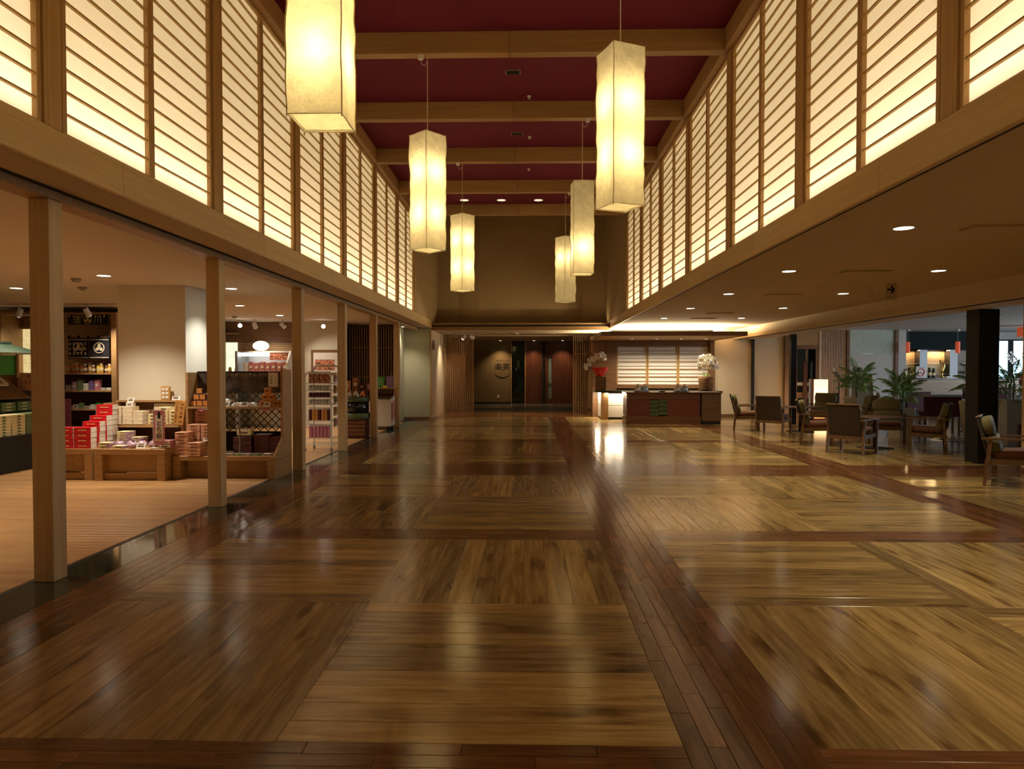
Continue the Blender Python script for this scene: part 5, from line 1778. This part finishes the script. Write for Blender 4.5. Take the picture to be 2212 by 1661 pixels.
cafe_chair(9.2, 16.7, R(15), 'dark red cafe chair with its back to the camera behind the palm', .36, .86)
cafe_chair(8.9, 15.0, R(-15), 'wide dark red cafe chair beside the cafe table', .36, .80)
cafe_chair(10.6, 16.8, R(10), 'dark red cafe chair in front of the bar, farther back', .30, .90)
cafe_chair(11.6, 17.2, R(-5), 'dark red cafe chair near the third palm', .30, .95)
cafe_chair(8.55, 11.6, R(5), 'dark maroon cafe chair right of the thick black column', .24, 1.02)
for i, (x, y, lab) in enumerate(((10.0, 15.6, 'small white cafe table beside the dark red chairs'), (9.6, 13.7, 'white cafe table catching daylight right of the black column'))):
    t = T('cafe_table', lab, 'table', (x, y, 0), 0, 'white cafe tables')
    part('top', 'table_white', t, (-.38, -.38, .69, .38, .38, .72), c=.005)
    MB().cyl((0, 0, .02), (0, 0, .689), .035, n=12).build('column', 'black', t)
    MB().lathe([(.24, 0), (.24, .012), (.04, .02)], 20).build('foot', 'black', t)
t = T('table_stand_card', 'small pale stand card on the cafe table', 'card', (9.9, 15.55, .72))
part('card', 'table_white', t, (-.03, -.004, .004, .03, .004, .14))
part('base', 'black', t, (-.03, -.02, 0, .03, .02, .004))

# bar
t = T('bar_counter', 'pale wood fronted bar counter with a dark top', 'bar counter', (12.85, 20.6, 0))
part('worktop', 'black_gloss', t, (-1.62, -.35, 1.115, 1.5, .35, 1.15), c=.004)
for j in range(4):
    part('front_board', 'bar_wood', t, (-1.6, -.28, .66 + j * .113, 1.5, -.25, .66 + j * .113 + .111))
part('carcass', 'black', t, (-1.6, -.24, 0, 1.5, .3, 1.11))
part('kick_panel', 'black', t, (-1.6, -.27, 0, 1.5, -.245, .655))
t = T('beer_tap', 'curved brass beer tap on the bar counter', 'beer tap', (12.2, 20.45, 1.15))
MB().lathe([(.055, 0), (.06, .03), (.04, .06), (.032, .12), (.03, .16)], 16).build('base', 'brass', t, smooth=True)
MB().tube([(0, 0, .15), (.02, 0, .22), (.055, 0, .29), (.075, 0, .36), (.06, 0, .42), (.02, 0, .45), (-.03, 0, .43), (-.05, 0, .38)], [.03, .028, .026, .025, .024, .022, .02, .014], 10).build('neck', 'brass', t, smooth=True)
MB().cyl((-.045, 0, .43), (-.05, 0, .53), .012, .016, 8).build('lever', 'black', t)
part('drip_tray', 'white_card', t, (.10, -.08, 0, .42, .10, .05))
t = T('poster_board', 'white poster card with red lettering standing on the bar', 'poster', (11.58, 20.42, 1.15))
part('card', 'white_card', t, (-.155, -.01, 0, .155, .004, .34))
MB().tube([(-.09, -.013, .22), (-.10, -.013, .10), (-.04, -.013, .05), (.05, -.013, .07), (.10, -.013, .2), (.04, -.013, .27), (-.09, -.013, .25)], .012, 6).build('print', 'red_card', t)
marks(t, 'red_card', 0, -.0105, .15, .14, .1, 1)
marks(t, 'board_black', 0, -.0105, .30, .2, .04, 4)
for i, (x, m_, h) in enumerate(((11.14, 'white_card', .26), (11.25, 'brown_jar', .30), (11.35, 'amber_jar', .22), (11.84, 'board_black', .30), (11.96, 'board_black', .28))):
    jar(x, 20.45, 1.151, .045, h, m_, ('pale bottle at the left end of the bar', 'brown bottle second on the bar', 'amber bottle left of the poster card', 'black canister right of the poster card', 'second black canister by the beer tap')[i], 'bottles on the bar', 'black')
for i in range(3):
    jar(13.75 + i * .1, 21.8, 1.263, .04, .10, 'table_white', 'white bowl on the bar back shelf, %s from the left' % ORD[i], 'bowls on the bar shelf', 'table_white')
for i, (x, y, z, r, h, lab) in enumerate(((11.07, 20.2, 1.88, .055, .32, 'small red pendant lamp at the left end of the bar'), (12.5, 20.2, 1.88, .062, .33, 'small red pendant lamp beside the dark bar pier'))):
    t = T('red_pendant', lab, 'pendant lamp', (x, y, z), 0, 'red pendants over the bar')
    MB().lathe([(r, 0), (r, h), (r * .2, h)], 16).build('shade', 'red_shade', t, smooth=False)
    MB().cyl((0, 0, h), (0, 0, 2.57 - z - .03), .004, n=6).build('cord', 'white_metal', t)
    MB().lathe([(.05, -.05), (.06, -.03), (.05, 0)], 14, (0, 0, 2.57 - z)).build('ceiling_rose', 'white_metal', t)
t = T('red_pendant', 'large red drum pendant lamp at the right edge', 'pendant lamp', (13.3, 18.5, 2.28))
MB().lathe([(.25, 0), (.25, .24), (.05, .24)], 28).build('shade', 'red_shade', t)
MB().cyl((0, 0, .24), (0, 0, .29), .006, n=6).build('cord', 'white_metal', t)
for x, w in ((11.72, 1.0), (12.93, .6)):
    area_light('bar_strip', (x, 21.85, 2.0), (R(-15), 0, 0), w, .04, 14, (1., .66, .3))

# orchid in pink wrap on the cafe window side and magazine rack
t = T('wrapped_orchid', 'potted white orchid in pink wrapping before the bright window', 'potted orchid', (14.78, 20.68, 0.9))
MB().lathe([(.10, 0), (.15, .10), (.24, .30), (.26, .36), (.10, .32)], 14).build('wrapping', 'pink_wrap', t)
for k in range(3):
    a = (-.4, .05, .5)[k]
    MB().tube([(0, 0, .3), (a * .3, 0, .6), (a * .7, 0, .85), (a, 0, .92)], .008, 6).build('stem', 'palm_stem', t)
    for q in range(4):
        m = MB()
        for p in range(5):
            b = 2 * PI * p / 5
            c_ = Vector((a + .09 * math.cos(b) + .05 * (q - 1.5), -.03, .92 - .06 * q + .09 * math.sin(b)))
            m.add([c_ + Vector((.035 * math.cos(u), -.01, .035 * math.sin(u))) for u in [2 * PI * w_ / 6 for w_ in range(6)]], [tuple(range(6))])
        m.build('flower', 'petal', t)
t = T('low_shelf', 'low dark shelf under the cafe window holding magazines', 'shelf', (15.25, 20.8, 0))
part('top', 'furn_dark', t, (-.7, -.25, .86, .9, .25, .90))
part('body', 'panel_grey', t, (-.7, .1, 0, .9, .25, .86))
for i in range(6):
    t2 = T('magazine', 'magazine leaning on the low cafe shelf, %s from the left' % ORD[i], 'magazine', (14.8 + i * .14, 20.60, .601), 0, 'magazines on the low shelf')
    part('cover', 'magazine', t2, (-.05, -.01, 0, .05, .01, .24))
    part('spine', 'board_black', t2, (-.054, -.011, 0, -.0505, .011, .24))
part('ledge', 'furn_dark', t, (-.7, -.25, .57, .9, .1, .60))

# floor lantern, music stand, easel boards
t = T('floor_lamp', 'glowing white paper floor lamp with an orange wooden post', 'floor lamp', (8.05, 19.2, 0))
part('paper', 'lamp_paper', t, (-.16, -.16, .08, .22, .16, 1.12))
part('post', 'orange_wood', t, (-.26, -.18, 0, -.17, -.10, 1.14), c=.003)
part('post', 'orange_wood', t, (.221, -.18, 0, .245, -.14, 1.14))
part('edge_post', 'white_card', t, (-.30, -.18, .05, -.262, -.15, 1.13))
part('foot', 'orange_wood', t, (-.26, -.18, 0, .245, .18, .05))
for k in range(14):
    part('lattice_bar', 'paulownia', t, (-.16, -.168, .12 + k * .072, .22, -.1605, .126 + k * .072))
l = bpy.data.lights.new('floor_lamp_bulb', 'POINT')
l.energy = 14
l.color = (1., .62, .3)
l.shadow_soft_size = .05
lo = bpy.data.objects.new('floor_lamp_bulb', l)
lo.location = (8.08, 19.2, .45)
COL.objects.link(lo)
t = T('menu_stand', 'slim black menu stand with a tilted plate', 'menu stand', (8.55, 19.0, 0))
MB().cyl((0, 0, .01), (0, 0, 1.05), .012, n=8).build('pole', 'black', t)
MB().lathe([(.14, 0), (.14, .012), (.02, .02)], 16).build('foot', 'black', t)
MB().hexa([(.15, -.10, .98), (.17, -.10, 1.0), (.17, .12, 1.0), (.15, .12, .98), (-.14, -.10, 1.32), (-.12, -.10, 1.34), (-.12, .12, 1.34), (-.14, .12, 1.32)]).build('plate', 'board_black', t)
MB().cyl((-.12, 0, 1.33), (-.15, 0, 1.45), .012, n=8).build('clip_lamp', 'white_metal', t)


def easel(x, y, rz, h, w, lab, mat='board_black'):
    t = T('easel_board', lab, 'easel board', (x, y, 0), rz, 'standing menu boards')
    for s in (-1, 1):
        MB().hexa([(s * w - .02, -.25, 0), (s * w + .02, -.25, 0), (s * w + .02, -.22, 0), (s * w - .02, -.22, 0), (s * w * .8 - .02, -.02, h), (s * w * .8 + .02, -.02, h), (s * w * .8 + .02, .01, h), (s * w * .8 - .02, .01, h)]).build('leg', 'furn', t)
        MB().hexa([(s * w - .02, .22, 0), (s * w + .02, .22, 0), (s * w + .02, .25, 0), (s * w - .02, .25, 0), (s * w * .8 - .02, .0, h), (s * w * .8 + .02, .0, h), (s * w * .8 + .02, .03, h), (s * w * .8 - .02, .03, h)]).build('leg', 'furn', t)
    MB().hexa([(-w, -.215, .15), (w, -.215, .15), (w, -.20, .15), (-w, -.20, .15), (-w * .8, -.02, h - .05), (w * .8, -.02, h - .05), (w * .8, -.005, h - .05), (-w * .8, -.005, h - .05)]).build('board', mat, t)
    part('top_rail', 'furn', t, (-w * .8, -.025, h - .05, w * .8, .03, h))


easel(8.05, 15.9, R(62), .86, .27, 'wooden A-frame menu board beside the white planter')
easel(8.75, 18.1, R(-20), 1.25, .26, 'tall dark easel board behind the left palm', 'panel_grey')

# ------------------------------------------------------------------ palms
def frond(L, droop, rr, wide=1.0):
    m = MB()
    pts = []
    n = 11
    for i in range(n + 1):
        u = i / n
        pts.append(Vector((L * (u - .28 * droop * u * u), 0, L * (.95 * u - (.55 + .65 * droop) * u * u))))
    m.tube(pts, [.006 * (1 - .7 * i / n) for i in range(n + 1)], 4)
    for i in range(5, 3 * n):
        f_ = i / (3 * n)
        k = min(int(f_ * n), n - 1)
        q = f_ * n - k
        p = pts[k].lerp(pts[k + 1], q)
        d = (pts[k + 1] - pts[k]).normalized()
        ll = L * .30 * wide * math.sin(PI * min(1, .18 + f_ * .80)) * rr.uniform(.85, 1.1)
        for s in (-1, 1):
            out = (Vector((0, s, 0)) * .78 + d * .62 + Vector((0, 0, -.28 + rr.uniform(-.1, .1)))).normalized()
            w = d.cross(out).normalized().cross(out) * .011 * wide + d * .004
            mid = p + out * ll * .5 + Vector((0, 0, .01))
            tip = p + out * ll + Vector((0, 0, -ll * .25))
            m.add([p, mid + w, tip, mid - w], [(0, 1, 2, 3)])
    return m


PALM_VARS = []


def palm(x, y, z0, lab, n, L, seed, hpot, potr, hexpot=False, dark=False):
    rr = random.Random(seed)
    t = T('potted_palm', lab, 'potted palm', (x, y, 0), 0, 'potted palms of the cafe edge')
    if hexpot:
        MB().lathe([(potr * .78, 0), (potr * .80, .02), (potr, hpot), (potr * .9, hpot), (potr * .9, hpot - .03)], 6).build('planter', 'planter_white', t)
    else:
        MB().lathe([(potr * .62, 0), (potr * .64, .02), (potr, hpot), (potr * .88, hpot), (potr * .88, hpot - .03)], 4).build('planter', 'planter_white', t, rot=(0, 0, PI / 4))
    MB().lathe([(potr * .85, hpot - .035), (potr * .5, hpot - .02)], 10).build('soil', 'soil', t)
    for k in range(5):
        a = rr.uniform(0, 2 * PI)
        MB().tube([(.05 * math.cos(a), .05 * math.sin(a), hpot - .03), (.07 * math.cos(a), .07 * math.sin(a), hpot + L * .45), (.05 * math.cos(a), .05 * math.sin(a), hpot + L * .85)], [.013, .011, .008], 6).build('stem', 'palm_stem', t)
    for k in range(n):
        a = 2 * PI * (k * .382) + rr.uniform(-.3, .3)
        u = k / n
        ln = L * (1.0 - .25 * u) * rr.uniform(.8, 1.1)
        dr = .05 + .75 * (1 - u) * rr.uniform(.6, 1.1)
        me = frond(ln, dr, rr).mesh('frond', 'palm_tip' if rr.random() < .16 else 'palm_leaf')
        inst('frond', me, t, (.05 * math.cos(a), .05 * math.sin(a), hpot + L * (.10 + .75 * u)), (0, -R(rr.uniform(5, 45)) * (.3 + .7 * u), a))
    return t


palm(8.12, 17.0, 0, 'lush palm in a hexagonal white planter left of the easel board', 30, .66, 3, .72, .36, True)
palm(7.52, 13.95, 0, 'palm with drooping fronds standing right of the easel board', 28, .56, 5, .62, .30, True)
palm(7.64, 11.75, 0, 'palm in a tall tapering white planter left of the black column', 22, .50, 8, .86, .30)
t = palm(8.75, 12.6, 0, 'palm behind the thick black column, mostly hidden', 16, .5, 9, .86, .28)

# ------------------------------------------------------------------ orchids at the reception
def flower_mesh():
    m = MB()
    for p in range(5):
        b = PI / 2 + 2 * PI * p / 5
        L, w = (.038, .022) if p % 5 in (0, 2, 3) else (.042, .030)
        d, s = Vector((math.cos(b), 0, math.sin(b))), Vector((-math.sin(b), 0, math.cos(b)))
        m.add([(0, -.004, 0), d * L * .5 + s * w - Vector((0, .008, 0)), d * L - Vector((0, .002, 0)), d * L * .5 - s * w - Vector((0, .008, 0))], [(0, 1, 2, 3)])
    return m


FM = flower_mesh().mesh('flower', 'petal')
CM = MB().lathe([(.003, 0), (.010, .006), (.006, .014)], 6).mesh('flower_core', 'petal_core')


def blooms(t, pts, rr, sc):
    for p in pts:
        r_ = (rr.uniform(-.5, .3), rr.uniform(-.4, .4), rr.uniform(-.8, .8))
        f = inst('flower', FM, t, p, r_, (sc, sc, sc))
        inst('flower_core', CM, f, (0, -.012, 0), (R(90), 0, 0))


rr = random.Random(11)
t = T('white_orchid', 'large mass of white orchids in a woven brown basket on the stone counter', 'potted orchid', (5.02, 19.42, .80))
m = MB()
MB().lathe([(.15, 0), (.19, .06), (.20, .30), (.21, .40), (.18, .40), (.17, .34)], 20).build('basket', 'basket', t, smooth=True)
for k in range(9):
    MB().tube([(.2 * math.cos(2 * PI * q / 20) * (1 + .02 * (k % 2)), .2 * math.sin(2 * PI * q / 20) * (1 + .02 * (k % 2)), .03 + k * .042) for q in range(20)], .008, 5, True).build('weave_ring', 'basket', t)
pts = []
for k in range(6):
    a = -1.0 + k * .4
    tip = Vector((.26 * math.sin(a), -.22, .60 + .05 * k % .2))
    top = Vector((.20 * math.sin(a), -.05, 1.02 - .12 * abs(math.sin(a))))
    pth = [Vector((.03 * k - .08, 0, .38)).lerp(top, u / 4) for u in range(5)] + [top.lerp(tip, u / 4) + Vector((0, -.06 * math.sin(PI * u / 4), .02)) for u in range(1, 5)]
    MB().tube(pth, .006, 5).build('stem', 'palm_stem', t)
    for u in range(16):
        f_ = u / 15
        p = top.lerp(tip, f_)
        pts.append(p + Vector((rr.uniform(-.06, .06), rr.uniform(-.08, .04), rr.uniform(-.03, .04))))
blooms(t, pts, rr, 1.5)
for k in range(5):
    a = k * 1.25
    MB().add([(0, 0, .40), (.12 * math.cos(a) - .03 * math.sin(a), .12 * math.sin(a), .47), (.26 * math.cos(a), .26 * math.sin(a), .42), (.12 * math.cos(a) + .03 * math.sin(a), .12 * math.sin(a), .47)], [(0, 1, 2, 3)]).build('leaf', 'palm_leaf', t)
t = T('arching_orchid', 'arching white orchid spray with a red wrapped pot beside the slat screen', 'potted orchid', (2.04, 19.45, .80))
part('stand', 'furn_dark', t, (-.12, -.13, 0, .16, .13, .40), c=.004)
MB().lathe([(.09, .401), (.13, .46), (.20, .58), (.23, .66), (.10, .64)], 14).build('wrapping', 'red_wrap', t)
pts = []
for k in range(4):
    pth = []
    for u in range(8):
        f_ = u / 7
        pth.append(Vector((.12 - .52 * f_ ** 1.4, -.05 + .03 * k, .56 + .44 * math.sin(PI * (.28 + .42 * f_)) - .26 * f_ ** 2 + .03 * k)))
    MB().tube([(0.05, 0, .6)] + pth, .006, 5).build('stem', 'palm_stem', t)
    for p in pth:
        for w_ in range(2):
            pts.append(p + Vector((rr.uniform(-.03, .03), rr.uniform(-.06, .03), rr.uniform(-.05, .03))))
blooms(t, pts, rr, 1.35)
